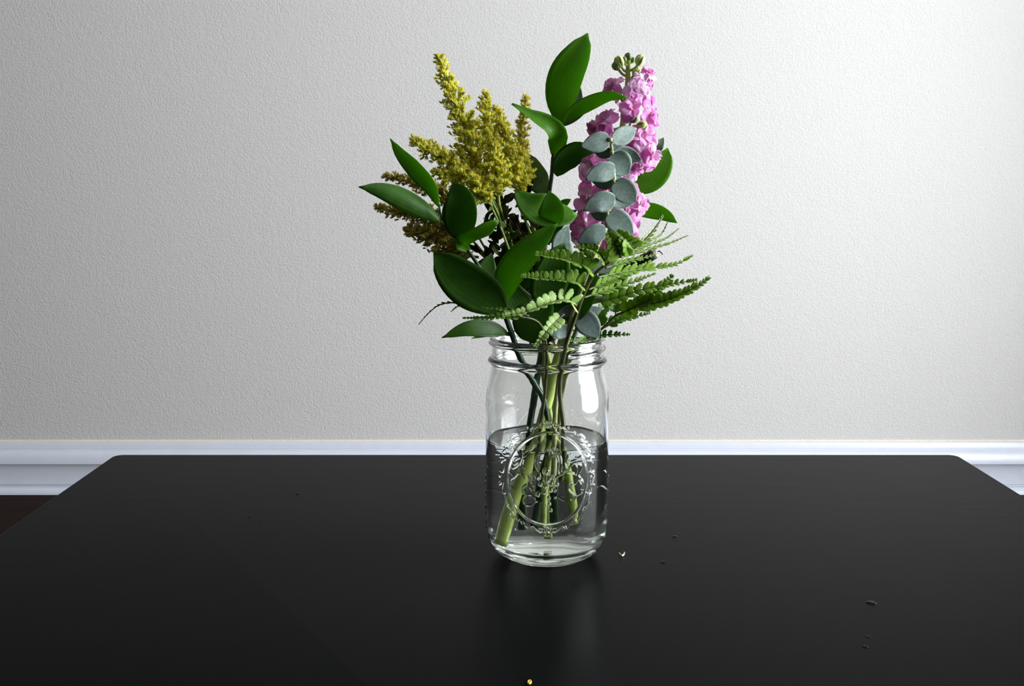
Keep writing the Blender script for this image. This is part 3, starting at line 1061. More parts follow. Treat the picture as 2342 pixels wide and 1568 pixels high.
def plume(parent, axis, W, n_br, dull=0.0, depth_spread=1.0, flen=3.5, start=0.12):
    W *= 1.18
    n_br = int(n_br * 1.15)
    """one flowering branch of the goldenrod: axis, branchlets and their florets"""
    ax = spline([P(*p) for p in axis], 60)
    V, Fc = tube_data(ax, [0.0012, 0.0009, 0.0005], 6)
    fv, ff, fc = [], [], []
    mpp = pxm(ax[0])
    up = Vector((0, 0, 1))

    def add(p, d, ln):
        d = d.normalized()
        a_ = d.orthogonal().normalized()
        b_ = d.cross(a_)
        R = np.array([a_, b_, d]).T
        k = len(fv) * len(FV)
        fv.append((FV * ln) @ R.T + np.array(p))
        ff.extend([[i + k for i in q] for q in FF])
        t = random.random()
        br = random.uniform(0.7, 1.15) * (1 - dull * 0.15)
        c = np.array((0.84, 0.73, 0.06)) * (1 - t) + np.array((0.93, 0.88, 0.20)) * t
        if dull:
            c = c * (1 - dull) + np.array((0.80, 0.62, 0.17)) * dull  # dried florets, with some of their shade put into the duller tint
        cc = np.repeat((c * br)[None], len(FV), 0)
        cc[:10] = cc[:10] * np.array((0.75, 0.95, 0.8))
        fc.append(np.clip(cc, 0, 1))

    for i in range(n_br):
        s = start + (1 - start) * (i + random.random() * 0.6) / n_br
        k = min(int(s * 59), 58)
        p0 = ax[k]
        t = (ax[k + 1] - ax[k]).normalized()
        ph = i * 2.399 + random.uniform(-.4, .4)
        e1 = t.orthogonal().normalized()
        e2 = t.cross(e1)
        radial = e1 * math.cos(ph) + e2 * math.sin(ph)
        radial.y *= depth_spread
        Lb = W * mpp * (0.05 + 1.12 * (1 - s) ** 0.8) * random.uniform(0.6, 1.25)
        d0 = (radial * 0.85 + t * 0.75).normalized()
        p3 = p0 + d0 * Lb
        p2 = p0 + d0 * Lb * 0.5 + (up * 0.12 + t * 0.1) * Lb
        br = spline([p0, p2, p3], 10)
        vv, f_ = tube_data(br, [0.0005, 0.0003], 4, len(V))
        V += vv
        Fc += f_
        nfl = max(3, int(Lb / (3.1 * mpp)))
        for q in range(nfl):
            u = 0.15 + 0.85 * q / max(nfl - 1, 1)
            pp = br[min(int(u * 9), 9)]
            for _ in range(2):
                dr = Vector((random.gauss(0, 1), random.gauss(0, 1), random.gauss(0, 1))) * 0.42 + up * 0.45 + d0 * 0.7
                add(pp + dr.normalized() * 0.0006, dr, flen * 0.001 * random.uniform(0.8, 1.25))
    for q in range(20):                     # slender tip
        k = 59 - q
        dr = Vector((random.gauss(0, 1), random.gauss(0, 1), random.gauss(0, 1))) * 0.4 + (ax[59] - ax[50]).normalized()
        add(ax[k], dr, flen * 0.001 * (0.55 + 0.03 * q))
    o_ = mesh_obj('flower_branch', V, Fc, M['gold_stem'], parent)
    fo = mesh_obj('florets', np.concatenate(fv), ff, M['floret'], o_, sm=False, colr=np.concatenate(fc))
    fo['kind'] = 'stuff'
    return o_


def gold_leaves(parent, path, n, seed, ln=(28, 60), dry=0.6):
    rd = random.Random(seed)
    pts = path
    for i in range(n):
        s = (i + rd.random()) / n * (len(pts) - 1)
        k = min(int(s), len(pts) - 2)
        t = s - k
        a_, b_ = pts[k], pts[k + 1]
        x, y, d = (a_[j] + (b_[j] - a_[j]) * t for j in range(3))
        ang = rd.uniform(-1.2, 1.2) + (math.pi if rd.random() < 0.5 else 0)
        l_ = rd.uniform(*ln)
        dx, dy = math.cos(ang) * l_ * 0.6, -abs(math.sin(ang)) * l_ * 0.5 - l_ * 0.25
        if rd.random() < 0.5:
            dy = -dy * 0.8
        dd = rd.uniform(-18, 18)
        leaf('leaf', parent, [(x, y, d), (x + dx * 0.5, y + dy * 0.35 - 4, d + dd * 0.5), (x + dx, y + dy, d + dd)], rd.uniform(4.5, 8.5),
             M['gold_leaf_dry'] if rd.random() < dry else M['gold_leaf'], tilt=[rd.uniform(-60, 60), rd.uniform(-60, 60)], cup=0.5, nv=9, nu=5, wave=0.4)


base = P(1296, 1185, 2)
G1 = thing('goldenrod_stem', 'bright yellow goldenrod with the tallest pointed plume', 'flower', base)
p_main = [(1296, 1185, 2), (1292, 1120, 0), (1282, 1050, -2), (1266, 990, -2), (1255, 930, 0), (1246, 860, 2), (1243, 790, 4), (1222, 700, 8), (1190, 610, 10), (1152, 520, 10), (1122, 450, 8)]
tube('stem', stem_pts(p_main), [0.0028, 0.0026, 0.0024, 0.002], M['gold_stem'], G1, 50)
for q in ([(1190, 610, 10), (1165, 540, 8), (1140, 460, 6)], [(1152, 520, 10), (1130, 470, 4), (1105, 430, 2)], [(1205, 650, 9), (1172, 590, 2), (1145, 520, 0), (1118, 460, 0)]):
    tube('branch', stem_pts(q), [0.0013, 0.0009], M['gold_stem'], G1, 16, 6)
plume(G1, [(1112, 455, 6), (1088, 365, 4), (1057, 272, 4), (1030, 200, 6), (1004, 128, 8)], 52, 66)
plume(G1, [(1108, 410, 0), (1035, 372, -6), (985, 345, -8), (942, 320, -8)], 40, 44)
plume(G1, [(1120, 385, 8), (1115, 300, 12), (1110, 212, 14)], 34, 36)
plume(G1, [(1132, 455, -4), (1096, 418, -10), (1045, 408, -12), (993, 396, -12)], 36, 40)
plume(G1, [(1142, 470, -2), (1136, 405, -8), (1131, 330, -8)], 38, 44)
plume(G1, [(1125, 470, -6), (1105, 450, -12), (1085, 415, -14)], 30, 26)
gold_leaves(G1, p_main[6:], 60, 11)
gold_leaves(G1, [(1130, 480, 14), (1140, 560, 18), (1165, 640, 16)], 44, 24, dry=0.7)

base = P(1252, 1215, 12)
G2 = thing('goldenrod_stem', 'upright yellow goldenrod growing between the tallest plume and the ruscus', 'flower', base)
p_main = [(1252, 1215, 12), (1250, 1120, 12), (1256, 1020, 12), (1262, 930, 12), (1258, 860, 14), (1252, 780, 16), (1240, 680, 22), (1228, 570, 26), (1208, 470, 26), (1196, 420, 24)]
tube('stem', stem_pts(p_main), [0.0024, 0.0024, 0.002, 0.0016], M['gold_stem'], G2, 46)
for q in ([(1228, 570, 26), (1200, 500, 20), (1180, 430, 16)], [(1215, 500, 26), (1200, 440, 24), (1188, 400, 22)]):
    tube('branch', stem_pts(q), [0.0013, 0.0009], M['gold_stem'], G2, 16, 6)
plume(G2, [(1188, 450, 16), (1172, 380, 14), (1152, 305, 16), (1136, 248, 18)], 38, 50)
plume(G2, [(1200, 410, 28), (1194, 330, 30), (1196, 272, 30), (1203, 224, 30)], 22, 34, dull=0.45)
plume(G2, [(1196, 460, 10), (1184, 405, 6), (1168, 345, 6)], 32, 40)
plume(G2, [(1204, 440, 18), (1200, 390, 16), (1190, 345, 16)], 24, 26)
gold_leaves(G2, p_main[5:], 80, 12)
gold_leaves(G2, [(1150, 460, 20), (1180, 560, 24), (1215, 650, 22)], 60, 22)
gold_leaves(G2, [(1205, 470, 34), (1215, 560, 36), (1225, 680, 32)], 50, 23, dry=0.75)

base = P(1244, 1205, -14)
G3 = thing('goldenrod_stem', 'dull olive yellow goldenrod drooping sideways under the long ruscus leaves', 'flower', base)
p_main = [(1244, 1205, -14), (1248, 1100, -8), (1262, 1000, 0), (1270, 930, 4), (1262, 860, 8), (1246, 790, 14), (1205, 700, 24), (1150, 625, 30), (1095, 575, 34)]
tube('stem', stem_pts(p_main), [0.0022, 0.0022, 0.0018, 0.0012], M['gold_stem'], G3, 46)
for q in ([(1150, 625, 30), (1105, 560, 34), (1075, 500, 36)], [(1120, 595, 32), (1090, 560, 34), (1070, 540, 36)]):
    tube('branch', stem_pts(q), [0.0012, 0.0009], M['gold_stem'], G3, 16, 6)
plume(G3, [(1078, 500, 36), (1015, 445, 38), (950, 420, 40), (880, 404, 42)], 30, 44, dull=0.75)
plume(G3, [(1080, 545, 36), (1010, 512, 38), (940, 492, 40), (861, 475, 42)], 34, 52, dull=0.8)
plume(G3, [(1092, 572, 34), (1035, 556, 36), (980, 540, 36), (930, 526, 36)], 42, 48, dull=0.85)
plume(G3, [(1095, 588, 34), (1045, 582, 34), (996, 574, 34)], 22, 22, dull=0.9)
gold_leaves(G3, p_main[5:], 56, 13, dry=0.8)

# ------------------------------------------------------------------ pink stock
def petal_mesh(seed, mat, crinkle=0.10):
    rd = np.random.default_rng(seed)
    nv, nu = 11, 9
    grid, norms, uv = [], [], []
    ph = rd.uniform(0, 6, 4)
    for i in range(nv):
        s = i / (nv - 1)
        x_ = min(max((s - 0.08) / 0.55, 0), 1)
        w = 0.07 + 0.41 * x_ * x_ * (3 - 2 * x_)
        if s > 0.72:
            w *= math.sqrt(max(1 - ((s - 0.72) / 0.30) ** 2, 0.02))
        for j in range(nu):
            u = -1 + 2 * j / (nu - 1)
            z = 0.10 * math.sin(s * 2.6) + 0.22 * w * u * u - 0.28 * s * s
            z += crinkle * s * (math.sin(u * 4.2 + ph[0]) * math.sin(s * 4 + ph[1]) + 0.6 * math.sin(u * 8 + ph[2] + s * 3) * s)
            y = s * (1 + 0.05 * math.sin(u * 5 + ph[3])) - 0.07 * abs(u) * s
            grid.append(Vector((w * u, y, z)))
            norms.append(Vector((0, 0, 1)))
            uv.append((0.5 + 0.5 * u, s))
    vv, ff = shell(grid, nv, nu, 0.012, norms)
    me = bpy.data.meshes.new('petal')
    me.from_pydata([tuple(v_) for v_ in vv], [], ff)
    ul = me.uv_layers.new(name='UVMap')
    idx = np.zeros(len(me.loops), dtype=int)
    me.loops.foreach_get('vertex_index', idx)
    ul.data.foreach_set('uv', np.asarray(uv + uv)[idx].ravel())
    me.materials.append(mat)
    me.polygons.foreach_set('use_smooth', [True] * len(me.polygons))
    return me


PET = {k: [petal_mesh(10 * q + hash_, M[k]) for q in range(4)] for hash_, k in enumerate(('petal', 'petal_deep', 'petal_pale'))}

base = P(1165, 1236, -6)
ST = thing('stock_stem', 'pink stock with ruffled double blossoms and green buds at the top', 'flower', base)
st_path = [(1165, 1236, -6), (1177, 1190, -6), (1196, 1120, -4), (1218, 1050, -2), (1240, 965, 0), (1256, 900, 2), (1270, 850, 2), (1286, 790, 2), (1318, 690, 6), (1358, 580, 10), (1388, 480, 12), (1412, 370, 12), (1427, 265, 10), (1435, 195, 8), (1437, 138, 8)]
tube('stem', stem_pts(st_path), [0.0048, 0.0048, 0.0047, 0.0046, 0.0042, 0.0034, 0.0026, 0.0018], M['stock_stem'], ST, 70, 12)


def frame(n):
    n = n.normalized()
    e1 = n.cross(Vector((0, 0, 1)))
    e1 = e1.normalized() if e1.length > 1e-3 else Vector((1, 0, 0))
    return n, e1, n.cross(e1)


def stock_flower(px, py, d, rpx, face, anchor, pal='petal', seed=0, rings=((5, 2, 1.12), (3, 32, 0.86), (2, 62, 0.55))):
    rd = random.Random(seed)
    c = P(px, py, d)
    sc = rpx * 0.84 * pxm(c)
    n, e1, e2 = frame(Vector(face))
    a_ = P(*anchor)
    back_ = c - n * sc * 0.55
    vv, ff = tube_data(spline([a_, a_.lerp(back_, 0.6) + Vector((0, 0, -0.001)), back_], 10), [0.0011, 0.0012], 6)
    v2, f2 = tube_data(spline([back_ - n * 0.001, c - n * sc * 0.3, c - n * sc * 0.02], 8), [0.0012, sc * 0.15, sc * 0.17, sc * 0.12], 10, len(vv))
    fl = mesh_obj('blossom', vv + v2, ff + f2, M['sepal'], ST)
    for ri, (cnt, el, ln) in enumerate(rings):
        for k in range(cnt):
            th = 2 * math.pi * (k + 0.5 * ri + rd.uniform(-.22, .22)) / cnt
            e = math.radians(el + rd.uniform(-16, 16))
            dr = e1 * math.cos(th) + e2 * math.sin(th)
            Y = dr * math.cos(e) + n * math.sin(e)
            Z = n * math.cos(e) - dr * math.sin(e)
            X = Y.cross(Z)
            l_ = sc * ln * rd.uniform(0.85, 1.12)
            roll = math.radians(rd.uniform(-28, 28))
            X2 = X * math.cos(roll) + Z * math.sin(roll)
            Z2 = Z * math.cos(roll) - X * math.sin(roll)
            mt = Matrix(((X2.x, Y.x, Z2.x, 0), (X2.y, Y.y, Z2.y, 0), (X2.z, Y.z, Z2.z, 0), (0, 0, 0, 1)))
            key = pal if rd.random() < 0.72 else rd.choice(['petal', 'petal_pale', 'petal_pale', 'petal_deep'])
            ob = bpy.data.objects.new('petal', rd.choice(PET[key]))
            COL.objects.link(ob)
            ob.parent = fl
            w_ = rd.uniform(0.9, 1.2)
            ob.matrix_local = Matrix.Translation(c - n * sc * 0.05 - ORIG[ST.name]) @ mt @ Matrix.Diagonal((l_ * w_, l_, l_, 1))
    return fl


FL = [
    (1402, 200, 2, 38, (-0.75, -0.45, 0.45), (1433, 208, 8), 'petal'),
    (1472, 196, 2, 40, (0.75, -0.5, 0.1), (1435, 205, 8), 'petal_pale'),
    (1484, 168, 6, 27, (0.5, -0.4, 0.8), (1436, 190, 8), 'petal'),
    (1452, 205, -8, 30, (0.1, -0.9, -0.2), (1433, 215, 8), 'petal_pale'),
    (1447, 247, -14, 36, (0.2, -0.85, 0.5), (1427, 268, 10), 'petal'),
    (1486, 262, 8, 42, (0.85, -0.3, 0.2), (1427, 268, 10), 'petal'),
    (1384, 282, 0, 46, (-0.65, -0.5, 0.55), (1424, 290, 10), 'petal'),
    (1362, 296, -2, 28, (-0.6, -0.6, -0.3), (1422, 296, 10), 'petal_deep'),
    (1408, 222, 14, 24, (-0.8, 0.2, -0.3), (1430, 240, 10), 'petal_pale'),
    (1466, 312, -6, 40, (0.5, -0.7, 0.3), (1420, 330, 12), 'petal'),
    (1492, 352, 2, 46, (0.75, -0.6, -0.1), (1416, 350, 12), 'petal'),
    (1440, 350, -4, 38, (0.2, -0.9, 0.2), (1414, 360, 12), 'petal_deep'),
    (1352, 378, -2, 42, (-0.6, -0.7, 0.25), (1410, 380, 12), 'petal'),
    (1425, 405, 0, 40, (0.3, -0.9, 0.1), (1406, 400, 12), 'petal'),
    (1455, 392, 8, 28, (0.7, -0.6, -0.3), (1406, 400, 12), 'petal'),
    (1344, 455, 0, 50, (-0.7, -0.6, 0.1), (1396, 450, 12), 'petal'),
    (1392, 440, -4, 40, (0.0, -0.95, 0.2), (1398, 440, 12), 'petal_deep'),
    (1464, 468, 0, 34, (0.7, -0.6, 0.2), (1394, 460, 12), 'petal'),
    (1428, 500, -6, 44, (0.4, -0.85, 0.1), (1386, 490, 12), 'petal'),
    (1340, 520, -4, 48, (-0.5, -0.8, 0.0), (1380, 510, 12), 'petal'),
    (1322, 530, 6, 36, (-0.8, -0.45, -0.1), (1378, 515, 12), 'petal_deep'),
    (1440, 538, 0, 34, (0.5, -0.75, -0.2), (1376, 520, 12), 'petal_deep'),
    (1380, 540, -2, 40, (0.0, -0.95, 0.0), (1372, 540, 12), 'petal_deep'),
    (1478, 300, 26, 38, (0.6, 0.6, 0.3), (1420, 330, 12), 'petal'),
    (1380, 340, 30, 40, (-0.5, 0.8, 0.2), (1412, 370, 12), 'petal'),
    (1440, 450, 32, 40, (0.4, 0.8, 0.2), (1394, 460, 12), 'petal'),
]
for i, q in enumerate(FL):
    stock_flower(*q, seed=100 + i)


def bud(px, py, d, rpx, axis, anchor, mat='bud'):
    c = P(px, py, d)
    r_ = rpx * pxm(c)
    ax = Vector(axis).normalized()
    p0 = c - ax * r_ * 1.3
    vv, ff = tube_data(spline([P(*anchor), P(*anchor).lerp(p0, 0.6) + Vector((0, 0, -0.001)), p0], 8), [0.0012, 0.0009], 6)
    b_ = mesh_obj('bud', vv, ff, M['stock_stem'], ST)
    pts = [c + ax * r_ * t for t in (-1.35, -1.1, -0.6, 0.0, 0.5, 0.9, 1.15)]
    tube('bud_tip', pts, [0.2 * r_, 0.6 * r_, 0.95 * r_, r_, 0.85 * r_, 0.5 * r_, 0.1 * r_], M[mat], b_, None, 10)
    for k in range(3):                     # closed sepals
        e1 = ax.orthogonal().normalized()
        e2 = ax.cross(e1)
        dr = e1 * math.cos(k * 2.1) + e2 * math.sin(k * 2.1)
        pts = [c + ax * r_ * -1.3, c + ax * r_ * -0.5 + dr * r_ * 0.75, c + ax * r_ * 0.4 + dr * r_ * 0.85, c + ax * r_ * 0.95 + dr * r_ * 0.5]
        tube('sepal', pts, [0.2 * r_, 0.35 * r_, 0.3 * r_, 0.08 * r_], M['sepal'], b_, 8, 6)
    return b_


bud(1417, 139, 4, 11, (-0.35, -0.2, 0.9), (1435, 165, 8))
bud(1409, 150, 6, 9, (-0.5, -0.1, 0.7), (1434, 175, 8), 'sepal')
bud(1437, 129, 8, 8, (0, 0, 1), (1437, 142, 8), 'sepal')
bud(1428, 136, 4, 6, (-0.2, -0.3, 0.9), (1436, 148, 8), 'sepal')
bud(1447, 137, 10, 6, (0.3, 0, 0.9), (1437, 148, 8), 'sepal')
bud(1465, 137, 4, 11, (0.45, -0.2, 0.8), (1437, 162, 8))
bud(1457, 164, 4, 10, (0.5, -0.3, 0.5), (1435, 185, 8))
bud(1452, 270, -16, 10, (0.5, -0.5, 0.6), (1430, 295, 8), 'sepal')
bud(1470, 285, -8, 10, (0.6, -0.5, 0.2), (1428, 300, 8), 'bud')

# ------------------------------------------------------------------ eucalyptus
base = P(1262, 1110, -22)
EU = thing('eucalyptus_stem', 'silver green eucalyptus sprig with round paired leaves in front of the pink stock', 'foliage', base)
eu_path = [(1262, 1110, -22), (1266, 1030, -18), (1270, 950, -16), (1277, 870, -16), (1290, 790, -22), (1312, 710, -34), (1345, 620, -46), (1368, 560, -50), (1386, 522, -52), (1390, 486, -54), (1396, 448, -54), (1405, 412, -54), (1402, 380, -54), (1400, 348, -54), (1396, 318, -54)]
tube('stem', stem_pts(eu_path), [0.0019, 0.0019, 0.0018, 0.0016, 0.0014, 0.0012], M['euc_stem'], EU, 70)
for (x, y) in ((1396, 319), (1400, 349), (1404, 413), (1394, 449), (1389, 487), (1384, 525), (1366, 563)):
    tube('leaf_node', stem_pts([(x - 3, y + 3, -56), (x, y, -57), (x + 2, y - 4, -57)]), [0.0011, 0.0019, 0.0011], M['euc_stem'], EU, 7, 8)
E = [([(1395, 320, -56), (1362, 326, -60), (1328, 334, -62)], 23, 12), ([(1398, 319, -56), (1426, 310, -50), (1456, 293, -42)], 21, -10),
     ([(1401, 350, -58), (1416, 372, -56), (1435, 402, -48)], 29, 5), ([(1400, 350, -54), (1436, 355, -48), (1468, 368, -46)], 20, -20),
     ([(1408, 390, -58), (1374, 394, -64), (1339, 411, -66)], 23, 12), ([(1404, 415, -58), (1428, 436, -54), (1452, 465, -46)], 28, -5),
     ([(1408, 462, -58), (1370, 462, -64), (1334, 482, -64)], 24, 15), ([(1389, 487, -58), (1416, 508, -54), (1448, 537, -46)], 28, 0),
     ([(1388, 528, -58), (1354, 536, -62), (1321, 555, -62)], 22, 12), ([(1388, 528, -54), (1405, 540, -50), (1422, 552, -46)], 16, -10),
     ([(1400, 345, -50), (1380, 350, -46), (1358, 348, -44)], 13, 10), ([(1404, 415, -50), (1382, 421, -44), (1354, 416, -42)], 13, 10),
     ([(1404, 415, -50), (1412, 402, -44), (1420, 390, -42)], 12, 0), ([(1390, 487, -50), (1372, 494, -44), (1350, 488, -42)], 12, 10),
     ([(1394, 455, -50), (1420, 462, -44), (1448, 466, -42)], 16, 0), ([(1366, 563, -54), (1345, 560, -50), (1318, 566, -48)], 13, 20),
     ([(1400, 349, -50), (1408, 336, -46), (1414, 326, -44)], 10, 0),
     ([(1302, 598, -20), (1284, 560, -22), (1300, 514, -20)], 24, -20), ([(1352, 612, -40), (1392, 606, -36), (1424, 602, -34)], 17, -15),
     ([(1338, 660, -36), (1372, 664, -34), (1402, 672, -32)], 19, -15), ([(1320, 716, -34), (1342, 738, -34), (1370, 772, -28)], 28, -5),
     ([(1322, 705, -30), (1296, 712, -32), (1270, 722, -32)], 13, 15), ([(1300, 760, -26), (1278, 758, -34), (1254, 764, -36)], 18, 20),
     ([(1312, 720, -20), (1345, 712, -10), (1382, 705, -4)], 13, 0)]
for mid, hw, tl in E:
    leaf('leaf', EU, mid, hw, M['euc'], tilt=tl, cup=random.uniform(0.02, 0.16), a=0.72, b=0.62, tip=0.25, th=0.0004, nv=15)

# ------------------------------------------------------------------ ferns
def pinnule_mesh(mat):
    nv, nu = 9, 7
    grid, norms, uv = [], [], []
    for i in range(nv):
        s = i / (nv - 1)
        w = 0.36 * math.sin(math.pi * min(0.10 + 0.86 * s ** 0.85, 1)) ** 0.62
        w *= 1 + 0.13 * (1 if i % 2 else -1) * (s > 0.15)
        for j in range(nu):
            u = -1 + 2 * j / (nu - 1)
            grid.append(Vector((w * u, s, 0.04 * math.sin(s * 3) - 0.03 * u * u)))
            norms.append(Vector((0, 0, 1)))
            uv.append((0.5 + 0.5 * u, s))
    vv, ff = shell(grid, nv, nu, 0.02, norms)
    me = bpy.data.meshes.new('pinnule')
    me.from_pydata([tuple(v_) for v_ in vv], [], ff)
    ul = me.uv_layers.new(name='UVMap')
    idx = np.zeros(len(me.loops), dtype=int)
    me.loops.foreach_get('vertex_index', idx)
    ul.data.foreach_set('uv', np.asarray(uv + uv)[idx].ravel())
    me.materials.append(mat)
    me.polygons.foreach_set('use_smooth', [True] * len(me.polygons))
    return me


PIN = {k: pinnule_mesh(M[k]) for k in ('fern', 'fern_pale', 'fern_dark')}


def pinna(parent, mid, Lpx, tU, tL, n=12, mat='fern', lean=0.45, start=0.12, wid=1.0):
    """one side leaf of a fern frond: a rib with two rows of lobed pinnules"""
    pts = spline([P(*m_) for m_ in mid], 40)
    n = int(n * 1.2)
    rib = tube('pinna', pts, [0.0008, 0.0006, 0.0003], M['fern_stem'], parent, None, 6)
    O0 = org(parent)
    for k in range(n):
        s = start + (1 - start) * (1 - (1 - (k + 0.3) / n) ** 1.5)
        i = min(int(s * 39), 38)
        p = pts[i]
        t = (pts[i + 1] - pts[max(i - 1, 0)]).normalized()
        v = (CAM - p).normalized()
        n0 = (v - t * v.dot(t)).normalized()
        sd = t.cross(n0).normalized()
        if sd.z < 0:
            sd = -sd
        l_ = Lpx * 1.2 * pxm(p) * (1.0 - 0.78 * s ** 1.5) * random.uniform(0.92, 1.08)
        for sgn, tl in ((1, tU), (-1, tL)):
            al = math.radians(tl + random.uniform(-6, 6))
            side = (sd * sgn) * math.cos(al) + n0 * math.sin(al) * (1 if sgn > 0 else 1)
            Y = (side + t * lean).normalized()
            Z = t.cross(Y).normalized()
            if Z.dot(v) < 0:
                Z = -Z
            X = Y.cross(Z).normalized()
            mt = Matrix(((X.x, Y.x, Z.x, 0), (X.y, Y.y, Z.y, 0), (X.z, Y.z, Z.z, 0), (0, 0, 0, 1)))
            ob = bpy.data.objects.new('pinnule', PIN[mat])
            COL.objects.link(ob)
            ob.parent = rib
            ob.matrix_local = Matrix.Translation(p - O0) @ mt @ Matrix.Diagonal((l_ * wid, l_, l_, 1))
    d = (pts[-1] - pts[-3]).normalized()
    return rib


base = P(1284, 1060, -26)
FA = thing('fern_frond', 'light green leatherleaf fern frond bending across the front of the bouquet', 'fern', base)
fa = [(1284, 1060, -26), (1288, 980, -28), (1280, 890, -28), (1285, 830, -32), (1296, 782, -44), (1318, 718, -60), (1339, 662, -72), (1362, 624, -80), (1415, 586, -84), (1459, 562, -84), (1490, 532, -80), (1517, 494, -74)]
tube('rachis', stem_pts(fa), [0.0018, 0.0018, 0.0018, 0.0016, 0.0014, 0.001, 0.0005], M['fern_stem'], FA, 60)
pinna(FA, [(1360, 625, -80), (1330, 604, -86), (1280, 590, -90), (1222, 581, -92)], 29, 20, 78, 11, 'fern', 0.2)
pinna(FA, [(1336, 655, -72), (1308, 643, -80), (1250, 637, -88), (1188, 632, -92)], 27, 20, 78, 12, 'fern', 0.2)
pinna(FA, [(1318, 704, -62), (1293, 685, -76), (1242, 698, -88), (1200, 714, -94), (1146, 724, -98)], 27, 15, 78, 12, 'fern_pale', 0.15, wid=1.25)
pinna(FA, [(1290, 718, -56), (1268, 738, -64), (1250, 758, -70), (1224, 793, -74)], 20, 15, 25, 8, 'fern_pale', 0.7, wid=1.2)
pinna(FA, [(1388, 606, -82), (1372, 580, -88), (1345, 568, -92), (1312, 565, -94)], 20, 35, 70, 9, 'fern', 0.3)
pinna(FA, [(1420, 586, -84), (1412, 568, -92), (1402, 550, -96), (1392, 532, -96)], 30, 15, 15, 5, 'fern', 0.6, 0.05, 1.4)
pinna(FA, [(1450, 568, -84), (1440, 556, -92), (1430, 545, -96), (1412, 528, -96)], 28, 20, 25, 5, 'fern', 0.6, 0.05, 1.3)
pinna(FA, [(1455, 565, -84), (1485, 540, -76), (1503, 515, -70), (1517, 492, -66)], 13, 40, 55, 8, 'fern_pale', 0.9)
pinna(FA, [(1446, 572, -84), (1485, 550, -72), (1512, 535, -62), (1528, 506, -58)], 11, 50, 60, 9, 'fern', 0.9)
pinna(FA, [(1432, 580, -84), (1475, 562, -70), (1520, 546, -58), (1553, 522, -50)], 13, 55, 62, 11, 'fern', 0.9)
pinna(FA, [(1418, 588, -82), (1475, 572, -66), (1530, 556, -54), (1574, 538, -46)], 14, 55, 62, 12, 'fern', 0.9)
pinna(FA, [(1385, 612, -80), (1430, 598, -64), (1470, 590, -54), (1500, 582, -48)], 18, 50, 60, 9, 'fern', 0.9)
pinna(FA, [(1366, 634, -78), (1430, 620, -58), (1490, 612, -44), (1545, 604, -36), (1586, 583, -30)], 24, 45, 62, 14, 'fern', 0.9)
pinna(FA, [(1346, 662, -72), (1400, 640, -52), (1450, 620, -40), (1490, 598, -32)], 24, 40, 60, 11, 'fern', 0.8)
pinna(FA, [(1336, 680, -68), (1390, 662, -46), (1445, 645, -34), (1500, 625, -26)], 22, 45, 62, 11, 'fern', 0.8)

base = P(1272, 1085, 18)
FB = thing('fern_frond', 'deep green leatherleaf fern frond reaching out low past the pink stock', 'fern', base)
fb = [(1272, 1085, 18), (1276, 980, 14), (1290, 880, 8), (1312, 800, 2), (1345, 770, -4), (1376, 752, -8), (1409, 721, -14), (1437, 711, -18), (1465, 700, -22), (1529, 686, -28), (1592, 656, -32), (1624, 634, -32)]
tube('rachis', stem_pts(fb), [0.0016, 0.0015, 0.0013, 0.0011, 0.0008, 0.0003], M['fern_stem'], FB, 60)
pinna(FB, [(1462, 700, -22), (1529, 685, -28), (1592, 656, -32), (1624, 634, -32)], 30, 40, 60, 14, 'fern', 0.8, 0.0, 0.8)
pinna(FB, [(1345, 696, -30), (1405, 682, -30), (1470, 662, -30), (1530, 650, -30), (1596, 640, -30)], 27, 40, 58, 14, 'fern', 0.85, wid=0.85)
pinna(FB, [(1409, 722, -14), (1450, 702, -20), (1495, 672, -24), (1540, 628, -26)], 27, 30, 45, 11, 'fern', 0.7, wid=0.9)
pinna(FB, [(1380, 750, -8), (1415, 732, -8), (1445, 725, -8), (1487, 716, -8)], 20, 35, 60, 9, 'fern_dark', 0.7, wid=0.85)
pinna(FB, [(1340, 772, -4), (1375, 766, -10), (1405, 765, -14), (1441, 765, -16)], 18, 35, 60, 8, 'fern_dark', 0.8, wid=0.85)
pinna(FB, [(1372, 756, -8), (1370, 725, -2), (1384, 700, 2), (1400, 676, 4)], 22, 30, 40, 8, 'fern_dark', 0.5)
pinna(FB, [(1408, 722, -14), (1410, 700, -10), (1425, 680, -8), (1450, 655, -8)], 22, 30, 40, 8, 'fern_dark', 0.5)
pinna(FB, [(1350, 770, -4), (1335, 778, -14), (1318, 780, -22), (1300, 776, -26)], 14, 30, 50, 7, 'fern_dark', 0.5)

base = P(1228, 1070, -18)
FC_ = thing('fern_frond', 'small dark fern frond drooping out below the broad ruscus leaf', 'fern', base)
fc = [(1228, 1070, -18), (1236, 980, -18), (1248, 880, -20), (1250, 800, -30), (1236, 742, -44), (1196, 724, -56), (1150, 722, -62), (1110, 724, -64), (1060, 727, -64)]
tube('rachis', stem_pts(fc), [0.0014, 0.0013, 0.0011, 0.0008, 0.0003], M['fern_stem'], FC_, 50)
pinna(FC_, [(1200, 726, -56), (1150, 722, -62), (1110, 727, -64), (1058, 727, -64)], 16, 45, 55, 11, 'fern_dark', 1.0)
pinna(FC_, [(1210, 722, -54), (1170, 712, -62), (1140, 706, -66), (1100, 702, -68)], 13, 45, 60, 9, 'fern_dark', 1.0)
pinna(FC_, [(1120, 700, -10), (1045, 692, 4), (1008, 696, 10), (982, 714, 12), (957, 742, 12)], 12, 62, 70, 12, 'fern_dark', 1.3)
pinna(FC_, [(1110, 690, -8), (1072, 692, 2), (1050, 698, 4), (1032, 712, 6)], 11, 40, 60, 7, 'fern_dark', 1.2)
tube('rachis', stem_pts([(1236, 742, -44), (1180, 712, -24), (1120, 696, -10)]), [0.0009, 0.0007], M['fern_stem'], FC_, 16, 6)

